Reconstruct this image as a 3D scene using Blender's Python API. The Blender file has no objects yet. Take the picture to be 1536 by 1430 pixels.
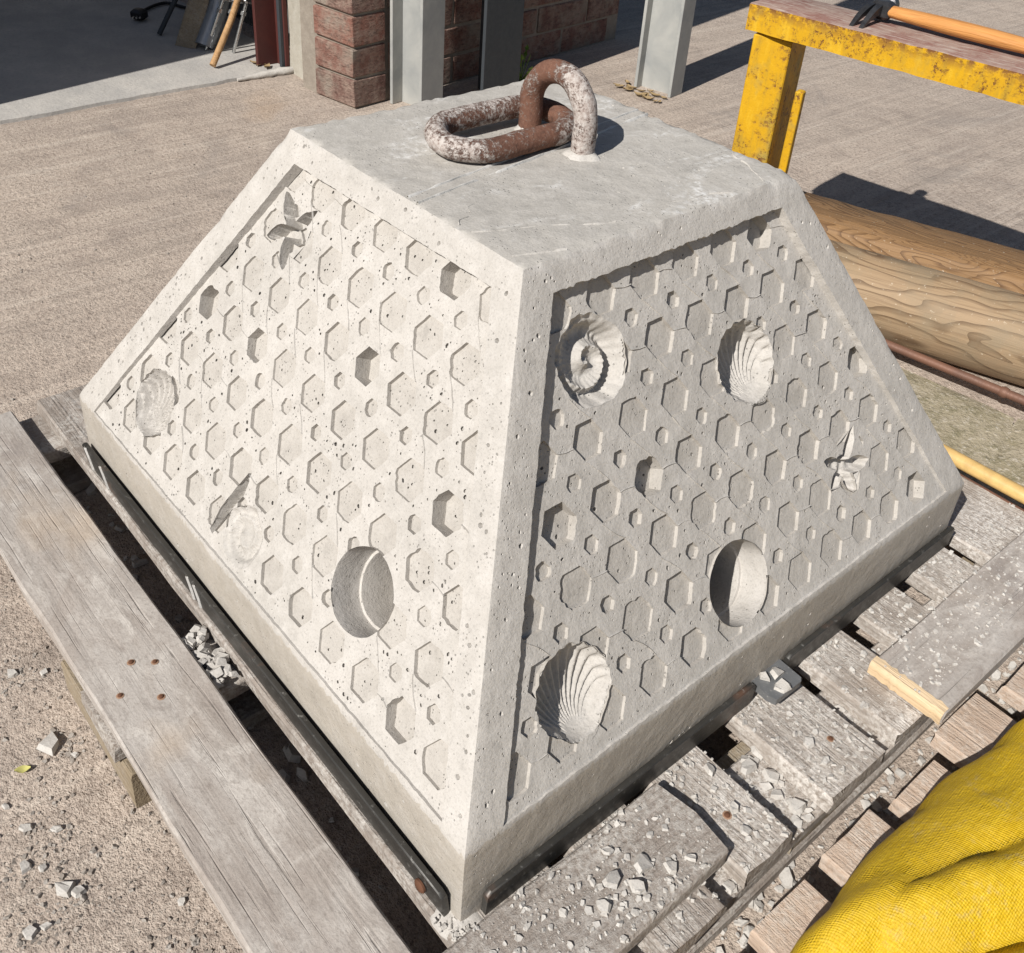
import bpy, math, random
import numpy as np
from math import radians as rad, sin, cos, pi
from mathutils import Vector, noise
from mathutils.geometry import delaunay_2d_cdt

# ------------------------------------------------------------------ scene, camera, light
sc = bpy.context.scene
COL = sc.collection
cam = bpy.data.objects.new('camera', bpy.data.cameras.new('camera'))
COL.objects.link(cam)
cam.location = (0.6743, -0.6441, 0.7995)
cam.rotation_euler = (rad(56.1058), rad(-3.7234), rad(49.4526))
cam.data.sensor_fit = 'HORIZONTAL'
cam.data.sensor_width = 36.0
cam.data.lens = 35.99
cam.data.shift_y = -0.0972
cam.data.clip_start = 0.02
cam.data.clip_end = 500
sc.camera = cam

SUN_EL = rad(41.0)
SUN_AZ = Vector((0.2075, -0.9782, 0.0))
LDIR = Vector((SUN_AZ.x * cos(SUN_EL), SUN_AZ.y * cos(SUN_EL), sin(SUN_EL)))
world = bpy.data.worlds.new('World')
sc.world = world
world.use_nodes = True
wn = world.node_tree.nodes
sky = wn.new('ShaderNodeTexSky')
sky.sky_type = 'NISHITA'
sky.sun_disc = False
sky.sun_elevation = SUN_EL
sky.sun_rotation = math.atan2(LDIR.x, LDIR.y)
wn['Background'].inputs['Strength'].default_value = 0.05
world.node_tree.links.new(sky.outputs[0], wn['Background'].inputs['Color'])
sun = bpy.data.objects.new('sun', bpy.data.lights.new('sun', 'SUN'))
COL.objects.link(sun)
sun.data.energy = 5.0
sun.data.angle = rad(0.53)
sun.data.color = (1.0, 0.962, 0.905)
sun.rotation_euler = LDIR.to_track_quat('Z', 'Y').to_euler()
sun.location = (2, -8, 7)
sc.view_settings.view_transform = 'Standard'
sc.view_settings.look = 'None'
sc.view_settings.exposure = 0.18
sc.view_settings.gamma = 1.0

RNG = random.Random(7)
G = -0.085           # yard level; the pallet deck is z = 0

# ------------------------------------------------------------------ material helpers
class NT:
    def __init__(self, name):
        self.m = bpy.data.materials.new(name)
        self.m.use_nodes = True
        self.t = self.m.node_tree
        self.b = self.t.nodes['Principled BSDF']
        self.co = None
    def n(self, typ, **kw):
        nd = self.t.nodes.new('ShaderNode' + typ)
        for k, v in kw.items():
            setattr(nd, k, v)
        return nd
    def l(self, a, b):
        self.t.links.new(a, b)
    def put(self, sock, v):
        if isinstance(v, bpy.types.NodeSocket):
            self.l(v, sock)
        else:
            if sock.type == 'RGBA' and len(v) == 3:
                v = (*v, 1)
            sock.default_value = v
    def coord(self, kind='Object', scale=(1, 1, 1), rot=(0, 0, 0), rand=False):
        tc = self.n('TexCoord')
        mp = self.n('Mapping')
        src = tc.outputs[kind]
        if rand:
            oi = self.n('ObjectInfo')
            ml = self.n('VectorMath', operation='MULTIPLY')
            self.l(oi.outputs['Random'], ml.inputs[0])
            ml.inputs[1].default_value = (17.3, 9.1, 5.7)
            ad = self.n('VectorMath', operation='ADD')
            self.l(src, ad.inputs[0]); self.l(ml.outputs[0], ad.inputs[1])
            src = ad.outputs[0]
        self.l(src, mp.inputs['Vector'])
        mp.inputs['Scale'].default_value = scale
        mp.inputs['Rotation'].default_value = rot
        return mp.outputs['Vector']
    def noise(self, vec, scale, detail=4, rough=.55, dist=0.0):
        nd = self.n('TexNoise')
        self.l(vec, nd.inputs['Vector'])
        nd.inputs['Scale'].default_value = scale
        nd.inputs['Detail'].default_value = detail
        nd.inputs['Roughness'].default_value = rough
        nd.inputs['Distortion'].default_value = dist
        return nd.outputs['Fac']
    def vor(self, vec, scale, feature='F1', rnd=1.0):
        nd = self.n('TexVoronoi', feature=feature)
        self.l(vec, nd.inputs['Vector'])
        nd.inputs['Scale'].default_value = scale
        nd.inputs['Randomness'].default_value = rnd
        return nd.outputs['Distance']
    def rng(self, fac, a, b, lo=0.0, hi=1.0):
        nd = self.n('MapRange')
        nd.clamp = True
        self.l(fac, nd.inputs['Value'])
        for k, v in zip(('From Min', 'From Max', 'To Min', 'To Max'), (a, b, lo, hi)):
            nd.inputs[k].default_value = v
        return nd.outputs['Result']
    def mix(self, fac, a, b, mode='MIX'):
        nd = self.n('Mix', data_type='RGBA', blend_type=mode)
        self.put(nd.inputs[0], fac)
        self.put(nd.inputs[6], a)
        self.put(nd.inputs[7], b)
        return nd.outputs[2]
    def math(self, op, a, b=0.0):
        nd = self.n('Math', operation=op)
        self.put(nd.inputs[0], a)
        self.put(nd.inputs[1], b)
        return nd.outputs[0]
    def bump(self, h, strength=.5, dist=.001, prev=None):
        nd = self.n('Bump')
        self.l(h, nd.inputs['Height'])
        nd.inputs['Strength'].default_value = strength
        nd.inputs['Distance'].default_value = dist
        if prev is not None:
            self.l(prev, nd.inputs['Normal'])
        return nd.outputs['Normal']
    def hsum(self, *terms):
        """weighted heights in metres -> one bump normal"""
        acc = None
        for h, w in terms:
            nd = self.n('Math', operation='MULTIPLY_ADD')
            self.l(h, nd.inputs[0]); nd.inputs[1].default_value = w
            if acc is None: nd.inputs[2].default_value = 0.0
            else: self.l(acc, nd.inputs[2])
            acc = nd.outputs[0]
        b = self.n('Bump')
        self.l(acc, b.inputs['Height'])
        b.inputs['Strength'].default_value = 1.0
        b.inputs['Distance'].default_value = 1.0
        return b.outputs['Normal']
    def out(self, col, rough=.8, nrm=None, metal=0.0, spec=.3):
        self.put(self.b.inputs['Base Color'], col)
        self.put(self.b.inputs['Roughness'], rough)
        self.put(self.b.inputs['Metallic'], metal)
        self.b.inputs['Specular IOR Level'].default_value = spec
        if nrm is not None:
            self.l(nrm, self.b.inputs['Normal'])
        return self.m

M = {}

def concrete(name, c1, c2, c3, rough=.85, pits=1.0, spec=.25, white=0.0, wscale=9, contrast=1.0):
    k = NT(name)
    v = k.coord()
    big = k.noise(v, 8, 4, .65, .8)
    mid = k.noise(v, 60, 4, .7)
    fine = k.noise(v, 520, 2, .6)
    col = k.mix(k.rng(big, .34, .66), c1, c2)
    col = k.mix(k.rng(mid, .46, .74, 0, .7 * contrast), col, c3)
    col = k.mix(k.rng(mid, .42, .25, 0, .55 * contrast), col, tuple(x * .74 for x in c2))
    col = k.mix(k.rng(fine, .50, .72, 0, .40 * contrast), col, tuple(x * .55 for x in c1))
    if white:
        vs = k.coord(scale=(1, .45, 1), rot=(0, 0, rad(35)))
        w = k.math('MULTIPLY', k.rng(k.noise(vs, wscale, 5, .75, 1.6), .53, .66), k.rng(k.noise(v, 130, 3, .75), .44, .60))
        col = k.mix(k.math('MULTIPLY', w, white), col, (.66, .65, .63))
    pv = k.vor(v, 230)
    pt = k.math('MULTIPLY', k.rng(pv, .08, .20, -1, 0), k.rng(k.noise(v, 45, 1), .50, .60))
    nrm = k.hsum((mid, .0012), (fine, .00022), (pt, .0011 * pits), (big, .002))
    return k.out(col, rough, nrm, 0, spec)
M['cast'] = concrete('cast_concrete', (.478, .452, .420), (.412, .390, .360), (.54, .515, .485))
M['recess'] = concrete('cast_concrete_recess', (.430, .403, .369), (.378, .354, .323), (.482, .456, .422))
M['smooth'] = concrete('formed_concrete', (.43, .392, .340), (.375, .342, .297), (.47, .44, .40), .50, .6, .45)
M['trowel'] = concrete('trowelled_concrete', (.455, .430, .392), (.385, .365, .335), (.52, .495, .46), .8, .9, .2, 1.0, 11)
M['chalky'] = concrete('chalky_mortar', (.60, .585, .56), (.50, .485, .46), (.66, .65, .63), .9, .5)
M['rubble'] = concrete('broken_concrete', (.50, .475, .44), (.43, .405, .375), (.58, .56, .53), .9, .4)

def ground_mat():
    k = NT('yard_concrete')
    v = k.coord()
    big = k.noise(v, 1.4, 4, .6, .5)
    mid = k.noise(v, 13, 5, .68)
    sp = k.noise(v, 130, 3, .8)
    sp2 = k.noise(v, 330, 2, .7)
    col = k.mix(k.rng(big, .35, .68), (.475, .395, .330), (.405, .340, .288))
    col = k.mix(k.rng(mid, .46, .70, 0, .65), col, (.50, .425, .358))
    col = k.mix(k.rng(mid, .46, .30, 0, .7), col, (.285, .235, .20))
    pat = k.noise(v, 3.6, 6, .74, .8)
    col = k.mix(k.rng(pat, .50, .66, 0, .5), col, (.29, .245, .215))
    col = k.mix(k.rng(pat, .46, .32, 0, .45), col, (.52, .44, .37))
    col = k.mix(k.rng(sp, .48, .66, 0, .85), col, (.225, .18, .15))
    col = k.mix(k.rng(sp2, .56, .70, 0, .65), col, (.60, .54, .47))
    col = k.mix(k.rng(sp2, .42, .28, 0, .6), col, (.20, .165, .14))
    rust = k.rng(k.noise(v, 3.1, 3, .5, .3), .66, .78, 0, .3)
    col = k.mix(rust, col, (.42, .29, .18))
    vb = k.coord(scale=(1, .035, 1), rot=(0, 0, rad(-5)))
    br = k.noise(vb, 44, 3, .7, .3)
    col = k.mix(k.rng(br, .52, .64, 0, .42), col, (.29, .245, .21))
    col = k.mix(k.rng(br, .44, .34, 0, .35), col, (.56, .49, .42))
    stain = k.rng(k.noise(v, 1.9, 5, .75, 1.0), .56, .64, 0, .45)
    col = k.mix(stain, col, (.27, .235, .21))
    nrm = k.hsum((br, .0075), (mid, .006), (sp, .0034), (sp2, .0012))
    return k.out(col, .95, nrm, 0, .15)
M['yard'] = ground_mat()

def floor_mat():
    k = NT('garage_floor_concrete')
    v = k.coord()
    mid = k.noise(v, 9, 5, .65)
    sp = k.noise(v, 120, 3, .7)
    col = k.mix(k.rng(mid, .4, .68), (.36, .345, .325), (.46, .435, .40))
    col = k.mix(k.rng(sp, .5, .75, 0, .5), col, (.25, .235, .22))
    return k.out(col, .85, k.hsum((mid, .004), (sp, .0014)), 0, .25)
M['floor'] = floor_mat()

def wood(name, c1, c2, c3, dust=0.0, rough=.85, ring=70, grain=1.0, dustcol=(.50, .475, .44), soft=.0):
    k = NT(name)
    v = k.coord(scale=(1, 1, 1), rand=True)
    vs = k.coord(scale=(.045, 1, 1), rand=True)
    g1 = k.noise(vs, ring, 3, .65, 1.2)
    g2 = k.noise(vs, ring * 5, 2, .7)
    blot = k.noise(v, 11, 4, .7)
    col = k.mix(k.rng(g1, .34, .66), c1, c2)
    col = k.mix(k.rng(g2, .50, .72, 0, .75 - soft), col, c3)
    col = k.mix(k.rng(blot, .46, .7, 0, .6), col, tuple(x * .72 for x in c1))
    h = [(g1, .0022 * grain), (g2, .0010 * grain)]
    if dust:
        fine = k.noise(v, 190, 3, .8)
        d = k.math('MULTIPLY', k.rng(k.noise(v, 16, 5, .72, .5), .36, .60), k.rng(fine, .38, .60))
        col = k.mix(k.math('MULTIPLY', d, dust), col, dustcol)
        h.append((fine, .0016))
    return k.out(col, rough, k.hsum(*h), 0, .2)
def stained_board():
    """old shuttering board: soft grey wood under blotches of cement"""
    k = NT('grey_weathered_board')
    v = k.coord(rand=True)
    vs = k.coord(scale=(.06, 1, 1), rand=True)
    vm = k.coord(scale=(.5, 1, 1), rand=True)
    g1 = k.noise(vs, 55, 3, .6, 1.0)
    big = k.noise(vm, 10, 5, .68, 1.2)
    mid = k.noise(vm, 34, 4, .7, .8)
    fine = k.noise(v, 230, 3, .75)
    col = k.mix(k.rng(g1, .35, .65), (.355, .312, .278), (.305, .268, .238))
    col = k.mix(k.rng(big, .42, .62, 0, .8), col, (.43, .40, .37))
    col = k.mix(k.rng(big, .44, .30, 0, .7), col, (.24, .215, .205))
    col = k.mix(k.rng(mid, .50, .66, 0, .7), col, (.53, .495, .455))
    col = k.mix(k.rng(mid, .42, .28, 0, .55), col, (.235, .20, .178))
    col = k.mix(k.rng(fine, .50, .70, 0, .5), col, (.22, .19, .168))
    fib = k.noise(k.coord(scale=(.018, 1, 1), rand=True), 210, 2, .6, .6)
    col = k.mix(k.rng(fib, .62, .72, 0, .40), col, (.20, .172, .15))
    tan = k.rng(k.noise(v, 6, 3, .6), .56, .70, 0, .5)
    col = k.mix(tan, col, (.43, .33, .235))
    return k.out(col, .85, k.hsum((g1, .0014), (mid, .0010), (fine, .0006), (k.rng(fib, .60, .70, 0, -1), .0006)), 0, .22)
M['pallet'] = wood('weathered_pallet_wood', (.31, .268, .235), (.235, .20, .172), (.14, .115, .097), .85)
M['palletdusty'] = wood('dusty_pallet_wood', (.37, .325, .285), (.29, .25, .215), (.18, .15, .125), 1.0, dustcol=(.60, .565, .525))
M['greyboard'] = stained_board()
M['palletpink'] = wood('fresh_pallet_wood', (.50, .385, .30), (.41, .31, .24), (.31, .225, .165), .7, .85, dustcol=(.56, .50, .44))
M['palletend'] = wood('sawn_pale_wood', (.72, .56, .37), (.60, .44, .27), (.50, .35, .20), 0, .8)
M['bearer'] = wood('bearer_wood', (.32, .26, .18), (.24, .19, .13), (.14, .105, .07), .25)
M['dowel'] = wood('broom_handle_wood', (.45, .28, .14), (.38, .22, .10), (.28, .15, .07), 0, .6)

def log_mat(name, c1, c2, c3, dens):
    k = NT(name)
    v = k.coord(rand=True)
    vs = k.coord(scale=(.15, 1, 1), rand=True)
    # growth layers cut at a slant: bands of a warped height field
    a = k.noise(vs, 7.5, 3, .5, .6)
    sx = k.n('SeparateXYZ'); k.l(vs, sx.inputs[0])
    ph = k.math('ADD', k.math('MULTIPLY', a, dens), k.math('MULTIPLY', sx.outputs['Z'], dens * 1.6))
    fr = k.math('FRACT', ph)
    band = k.rng(fr, .62, .98)
    g2 = k.noise(k.coord(scale=(.03, 1, 1), rand=True), 240, 2, .7)
    bl = k.noise(v, 14, 4, .65)
    col = k.mix(k.math('MULTIPLY', band, .85), c1, c2)
    col = k.mix(k.rng(g2, .5, .75, 0, .55), col, c2)
    col = k.mix(k.rng(bl, .46, .7, 0, .7), col, c3)
    w = k.rng(k.noise(v, 140, 3, .8), .64, .72, 0, .7)
    col = k.mix(w, col, (.62, .54, .43))
    return k.out(col, .65, k.hsum((band, .0006), (g2, .0008)), 0, .3)
M['logpale'] = log_mat('pale_treated_timber', (.325, .228, .138), (.115, .070, .037), (.245, .195, .13), 17)
M['logorange'] = log_mat('orange_treated_timber', (.255, .150, .070), (.10, .052, .024), (.20, .12, .06), 46)

def yellow_mat():
    k = NT('worn_yellow_paint')
    v = k.coord()
    a = k.noise(v, 15, 5, .75, .6)
    b = k.noise(v, 120, 4, .8)
    vd = k.coord(scale=(1, 1, .22))
    drip = k.noise(vd, 46, 4, .65)
    col = k.mix(k.rng(a, .36, .66, 0, .8), (.60, .335, .008), (.50, .27, .012))
    col = k.mix(k.rng(drip, .50, .68, 0, .75), col, (.36, .235, .03))
    col = k.mix(k.rng(drip, .44, .34, 0, .6), col, (.66, .42, .03))
    col = k.mix(k.math('MULTIPLY', k.rng(k.noise(v, 9, 4, .7), .54, .66), .55), col, (.25, .235, .10))
    sz = k.n('SeparateXYZ'); k.l(v, sz.inputs[0])
    arris = k.rng(sz.outputs['Z'], .466, .486)
    rust = k.math('MAXIMUM', k.math('MULTIPLY', k.rng(a, .44, .56), k.rng(b, .51, .61)), k.math('MULTIPLY', arris, k.rng(k.noise(v, 48, 4, .75), .42, .54)))
    col = k.mix(k.math('MULTIPLY', rust, .95), col, (.14, .052, .024))
    return k.out(col, .6, k.hsum((b, .0008), (rust, -.0006)), 0, .3)
M['yellow'] = yellow_mat()

def beamtop_mat():
    k = NT('scuffed_trestle_top')
    v = k.coord()
    a = k.noise(v, 24, 6, .7)
    b = k.noise(k.coord(scale=(.15, 1, 1)), 150, 4, .7)
    col = k.mix(k.rng(a, .38, .62), (.33, .24, .20), (.22, .11, .09))
    col = k.mix(k.rng(b, .5, .68, 0, .8), col, (.46, .40, .35))
    return k.out(col, .8, k.bump(b, .5, .0015), 0, .25)
M['beamtop'] = beamtop_mat()

def metal(name, c1, c2, rough=.5, metallic=.8, rust=0.0, scale=12, speck=0.0):
    k = NT(name)
    v = k.coord()
    a = k.noise(v, scale, 5, .65, .4)
    b = k.noise(v, scale * 14, 4, .7)
    col = k.mix(k.rng(a, .36, .66), c1, c2)
    met = metallic
    if rust:
        r = k.math('MULTIPLY', k.rng(a, .60, .70), rust)
        col = k.mix(r, col, (.24, .09, .035))
        met = k.rng(r, 0, .6, metallic, 0)
    if speck:
        s = k.math('MULTIPLY', k.rng(b, .60, .70), speck)
        col = k.mix(s, col, (.52, .51, .48))
    rr = k.rng(b, .3, .7, rough - .1, rough + .12)
    return k.out(col, rr, k.bump(b, .18, .0006), met, .4)
M['blacksteel'] = metal('black_steel', (.030, .029, .027), (.058, .055, .050), .45, .25, .3, 9, .3)
M['galv'] = metal('galvanised_steel', (.30, .31, .305), (.43, .43, .405), .6, .2, 0, 7)
M['darksteel'] = metal('dark_steel', (.035, .042, .05), (.05, .055, .06), .6, .1, 0, 5)  # even near-black blue-grey base colour
M['redsteel'] = metal('red_oxide_steel', (.085, .022, .018), (.06, .018, .016), .6, .1, .3, 9)
M['zinc'] = metal('bright_zinc', (.66, .66, .65), (.55, .55, .55), .28, .95, 0, 30)
M['copper'] = metal('tarnished_copper', (.19, .095, .062), (.145, .078, .055), .6, .15, 0, 22)
M['hammersteel'] = metal('hammer_steel', (.05, .05, .053), (.11, .11, .115), .38, .7, 0, 25)
M['duct'] = metal('grey_duct_metal', (.34, .36, .38), (.25, .27, .29), .4, .6, 0, 12)

def rust_mat():
    k = NT('rusty_iron_with_cement')
    v = k.coord()
    a = k.noise(v, 40, 5, .78, .5)
    b = k.noise(v, 230, 4, .85)
    geo = k.n('NewGeometry')
    sx = k.n('SeparateXYZ'); k.l(geo.outputs['Position'], sx.inputs[0])
    col = k.mix(k.rng(b, .35, .65), (.125, .060, .042), (.215, .112, .076))
    col = k.mix(k.rng(a, .32, .48, .7, 0), col, (.055, .035, .03))
    # cement splashed on the ends of the link and down one leg of the ring
    e1 = k.rng(sx.outputs['Y'], -.030, -.100)
    e2 = k.rng(sx.outputs['X'], -.016, .020)
    e3 = k.rng(sx.outputs['X'], -.045, -.070, 0, .8)
    e = k.math('MAXIMUM', k.math('MAXIMUM', e1, k.math('MULTIPLY', e2, k.rng(sx.outputs['Y'], .005, .015))), e3)
    m = k.math('ADD', k.math('MULTIPLY', e, .17), k.math('ADD', k.math('MULTIPLY', a, .5), k.math('MULTIPLY', b, .5)))
    cm = k.rng(m, .545, .640)
    thin = k.rng(b, .38, .62, .35, 1.0)
    col = k.mix(k.math('MULTIPLY', cm, thin), col, (.50, .465, .435))
    return k.out(col, .88, k.hsum((cm, .0008), (b, .0012)), 0, .2)
M['rust'] = rust_mat()

def brick_mat():
    k = NT('brick')
    v = k.coord(rand=True)
    oi = k.n('ObjectInfo')
    a = k.noise(v, 26, 4, .75)
    b = k.noise(k.coord(scale=(.35, .35, 1), rand=True), 150, 4, .8)
    base = k.mix(oi.outputs['Random'], (.255, .128, .098), (.165, .098, .082))
    col = k.mix(k.rng(a, .40, .64, 0, .85), base, (.33, .245, .20))
    col = k.mix(k.rng(b, .50, .66, 0, .75), col, (.085, .055, .046))
    col = k.mix(k.rng(k.noise(v, 9, 4, .7), .52, .66, 0, .6), col, (.30, .27, .225))
    return k.out(col, .95, k.hsum((b, .0065), (a, .004)), 0, .12)
M['brick'] = brick_mat()
M['mortar'] = concrete('lime_mortar', (.27, .235, .195), (.215, .185, .155), (.33, .295, .25), .95, .6)
M['render'] = concrete('stained_pier_render', (.40, .375, .32), (.33, .305, .255), (.45, .43, .38), .92, .6)
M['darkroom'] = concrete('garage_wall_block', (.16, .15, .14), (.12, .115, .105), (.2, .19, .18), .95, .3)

def moss_mat():
    k = NT('mossy_concrete_slab')
    v = k.coord()
    a = k.noise(v, 10, 5, .7, .4)
    b = k.noise(v, 120, 4, .8)
    c = k.noise(v, 45, 4, .72)
    col = k.mix(k.rng(a, .38, .66), (.40, .35, .26), (.27, .235, .15))
    col = k.mix(k.rng(c, .50, .64, 0, .8), col, (.205, .185, .115))
    col = k.mix(k.rng(b, .54, .66, 0, .85), col, (.58, .53, .45))
    col = k.mix(k.rng(b, .42, .30, 0, .7), col, (.12, .105, .07))
    return k.out(col, .95, k.hsum((b, .003), (c, .005)), 0, .15)
M['moss'] = moss_mat()

def bag_mat():
    k = NT('yellow_woven_plastic')
    v = k.coord(rot=(0, 0, rad(33)))
    sx = k.n('SeparateXYZ'); k.l(v, sx.inputs[0])
    wob = k.noise(v, 26, 3, .6)
    def wav(ax, f, ph):
        t = k.math('ADD', k.math('MULTIPLY', sx.outputs[ax], f), k.math('MULTIPLY', wob, ph))
        return k.math('SINE', t)
    pr = k.math('MULTIPLY', wav('X', 2700, 12.0), wav('Y', 2200, 10.0))
    streak = k.noise(k.coord(scale=(1, .03, 1), rot=(0, 0, rad(33))), 480, 2, .65)
    streak2 = k.noise(k.coord(scale=(.03, 1, 1), rot=(0, 0, rad(33))), 480, 2, .65)
    big = k.noise(v, 12, 4, .65)
    col = k.mix(k.rng(streak, .35, .7), (.56, .355, .006), (.70, .475, .020))
    col = k.mix(k.rng(streak2, .54, .72, 0, .7), col, (.68, .48, .07))
    col = k.mix(k.rng(pr, -1, 1, 0, .45), col, (.34, .205, .008))
    col = k.mix(k.rng(big, .46, .70, 0, .5), col, (.50, .33, .025))
    dirt = k.math('MULTIPLY', k.rng(k.noise(v, 20, 5, .75), .54, .68), k.rng(k.noise(v, 160, 3, .7), .42, .60))
    col = k.mix(k.math('MULTIPLY', dirt, .45), col, (.42, .36, .22))
    return k.out(col, .6, k.hsum((pr, .00022), (streak, .0008), (streak2, .0006), (big, .004)), 0, .28)
M['bag'] = bag_mat()

def simple(name, c, rough=.6, metal_=0.0, bumpy=.3, scale=60):
    k = NT(name)
    v = k.coord()
    a = k.noise(v, scale, 4, .65)
    col = k.mix(k.rng(a, .35, .7), c, tuple(x * .72 for x in c))
    return k.out(col, rough, k.bump(a, bumpy, .001), metal_, .35)
M['bamboo'] = simple('bamboo', (.66, .44, .17), .45)
M['handle'] = wood('hammer_handle_wood', (.62, .30, .10), (.50, .22, .065), (.36, .14, .04), 0, .42)
M['leafgreen'] = simple('weed_leaf', (.16, .26, .04), .6)
M['leafdry'] = simple('dry_leaf', (.32, .23, .12), .8)
M['leafyellow'] = simple('fallen_yellow_leaf', (.50, .47, .16), .8)
M['cable'] = simple('black_rubber', (.02, .02, .022), .5)
M['nail'] = simple('rusty_nail', (.13, .058, .032), .85)
M['ruststain'] = simple('rust_stained_wood', (.33, .205, .135), .9)
M['whiteplastic'] = simple('white_plastic', (.66, .66, .63), .45)
M['orange'] = simple('orange_plastic', (.52, .20, .05), .55)

# ------------------------------------------------------------------ object helpers
def mesh(name, verts, faces, mat, parent=None, smooth=None, loc=None, rot=None):
    me = bpy.data.meshes.new(name)
    me.from_pydata([tuple(v) for v in verts], [], faces)
    me.materials.append(M[mat] if isinstance(mat, str) else mat)
    me.validate()
    if smooth is not None:
        me.shade_smooth()
        if smooth < 179:
            me.set_sharp_from_angle(angle=rad(smooth))
    o = bpy.data.objects.new(name, me)
    COL.objects.link(o)
    if parent:
        o.parent = parent
    if loc is not None:
        o.location = loc
    if rot is not None:
        o.rotation_euler = rot
    return o

def thing(name, label, cat, loc=(0, 0, 0), rz=0.0, group=None):
    o = bpy.data.objects.new(name, None)
    COL.objects.link(o)
    o.location = loc
    o.rotation_euler = (0, 0, rz)
    return tag(o, label, cat, group)

def tag(o, label, cat, group=None):
    o['label'] = label
    o['category'] = cat
    if group:
        o['group'] = group
    return o

def kind(o, k):
    o['kind'] = k
    return o

class MB:
    """collects boxes, tubes and prisms into one mesh"""
    def __init__(self):
        self.v = []; self.f = []
    def add(self, vs, fs):
        b = len(self.v)
        self.v += [tuple(p) for p in vs]
        self.f += [tuple(i + b for i in q) for q in fs]
        return self
    def box(self, c, s, rz=0.0, ch=0.0):
        hx, hy, hz = s[0] / 2, s[1] / 2, s[2] / 2
        if ch <= 0:
            P = [(-hx, -hy, -hz), (hx, -hy, -hz), (hx, hy, -hz), (-hx, hy, -hz), (-hx, -hy, hz), (hx, -hy, hz), (hx, hy, hz), (-hx, hy, hz)]
            F = [(3, 2, 1, 0), (4, 5, 6, 7), (0, 1, 5, 4), (1, 2, 6, 5), (2, 3, 7, 6), (3, 0, 4, 7)]
        else:
            P = []; 
            for z, d in ((-hz, ch), (-hz + ch, 0), (hz - ch, 0), (hz, ch)):
                x, y = hx - d, hy - d
                c2 = ch * .6
                P += [(-x + c2, -y, z), (x - c2, -y, z), (x, -y + c2, z), (x, y - c2, z), (x - c2, y, z), (-x + c2, y, z), (-x, y - c2, z), (-x, -y + c2, z)]
            F = [tuple(range(7, -1, -1)), tuple(range(24, 32))]
            for r in range(3):
                for i in range(8):
                    j = (i + 1) % 8
                    F.append((r * 8 + i, r * 8 + j, r * 8 + 8 + j, r * 8 + 8 + i))
        cz, sz = cos(rz), sin(rz)
        self.add([(c[0] + p[0] * cz - p[1] * sz, c[1] + p[0] * sz + p[1] * cz, c[2] + p[2]) for p in P], F)
        return self
    def tube(self, pts, r, n=12, closed=False, caps=True, wob=0.0):
        pts = [Vector(p) for p in pts]
        m = len(pts)
        rs = r if isinstance(r, (list, tuple)) else [r] * m
        V = []
        up = None
        for i, p in enumerate(pts):
            if closed:
                d = (pts[(i + 1) % m] - pts[i - 1]).normalized()
            else:
                d = (pts[min(i + 1, m - 1)] - pts[max(i - 1, 0)]).normalized()
            if up is None:
                up = Vector((0, 0, 1)) if abs(d.z) < .9 else Vector((1, 0, 0))
            a = d.cross(up).normalized(); b = a.cross(d).normalized(); up = b
            for k in range(n):
                t = 2 * pi * k / n
                q = p + (a * cos(t) + b * sin(t)) * rs[i]
                if wob:
                    q += (q - p) * wob * noise.noise(q * 60)
                V.append(q)
        F = []
        for i in range(m if closed else m - 1):
            for k in range(n):
                i2 = (i + 1) % m; k2 = (k + 1) % n
                F.append((i * n + k, i * n + k2, i2 * n + k2, i2 * n + k))
        if caps and not closed:
            F.append(tuple(range(n - 1, -1, -1)))
            F.append(tuple((m - 1) * n + k for k in range(n)))
        self.add(V, F)
        return self
    def build(self, name, mat, parent=None, smooth=None, **kw):
        return mesh(name, self.v, self.f, mat, parent, smooth, **kw)

def plank(name, lo, hi, mat, parent=None, axis='x', seed=0, wear=.0022, rz=0.0, warp=.0015, ragged=(.003, .003), ch=None):
    """a worn sawn board; local X runs along the grain"""
    r = random.Random(seed * 7 + 3)
    lo = Vector(lo); hi = Vector(hi)
    c = (lo + hi) / 2
    d = hi - lo
    L, Wd, T = (d.x, d.y, d.z) if axis == 'x' else ((d.y, d.x, d.z) if axis == 'y' else (d.z, d.x, d.y))
    n = max(6, int(L / .035))
    off = Vector((seed * 3.1, seed * 1.7, 0))
    V = []; F = []
    ch = ch or min(.0022, T * .14)
    prof = [(-.5, -.5, 1, 0), (-.5, -.5, 0, 1), (-.5, .5, 0, -1), (-.5, .5, 1, 0), (0, .5, 0, 0), (.5, .5, -1, 0), (.5, .5, 0, -1), (.5, -.5, 0, 1), (.5, -.5, -1, 0), (0, -.5, 0, 0)]
    for i in range(n + 1):
        x = -L / 2 + L * i / n
        for (py, pz, cy, cz) in prof:
            y = py * Wd + cy * ch
            z = pz * T + cz * ch
            q = Vector((x * 9, y * 40, z * 40)) + off
            w = wear * noise.noise(q)
            w2 = wear * noise.noise(q * 2.7 + Vector((9, 0, 0)))
            xx = x
            if i == 0: xx += ragged[0] * noise.noise(q * 6)
            if i == n: xx += ragged[1] * noise.noise(q * 6)
            V.append((xx, y + w + warp * sin(x * 3 + seed), z + w2 * .6))
    m = len(prof)
    for i in range(n):
        for k in range(m):
            k2 = (k + 1) % m
            F.append((i * m + k, (i + 1) * m + k, (i + 1) * m + k2, i * m + k2))
    F.append(tuple(range(0, m)))
    F.append(tuple(n * m + k for k in range(m - 1, -1, -1)))
    rot = {'x': (0, 0, rz), 'y': (0, 0, pi / 2 + rz), 'z': (0, -pi / 2, 0)}[axis]
    return mesh(name, V, F, mat, parent, 30, loc=c, rot=rot)

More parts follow.
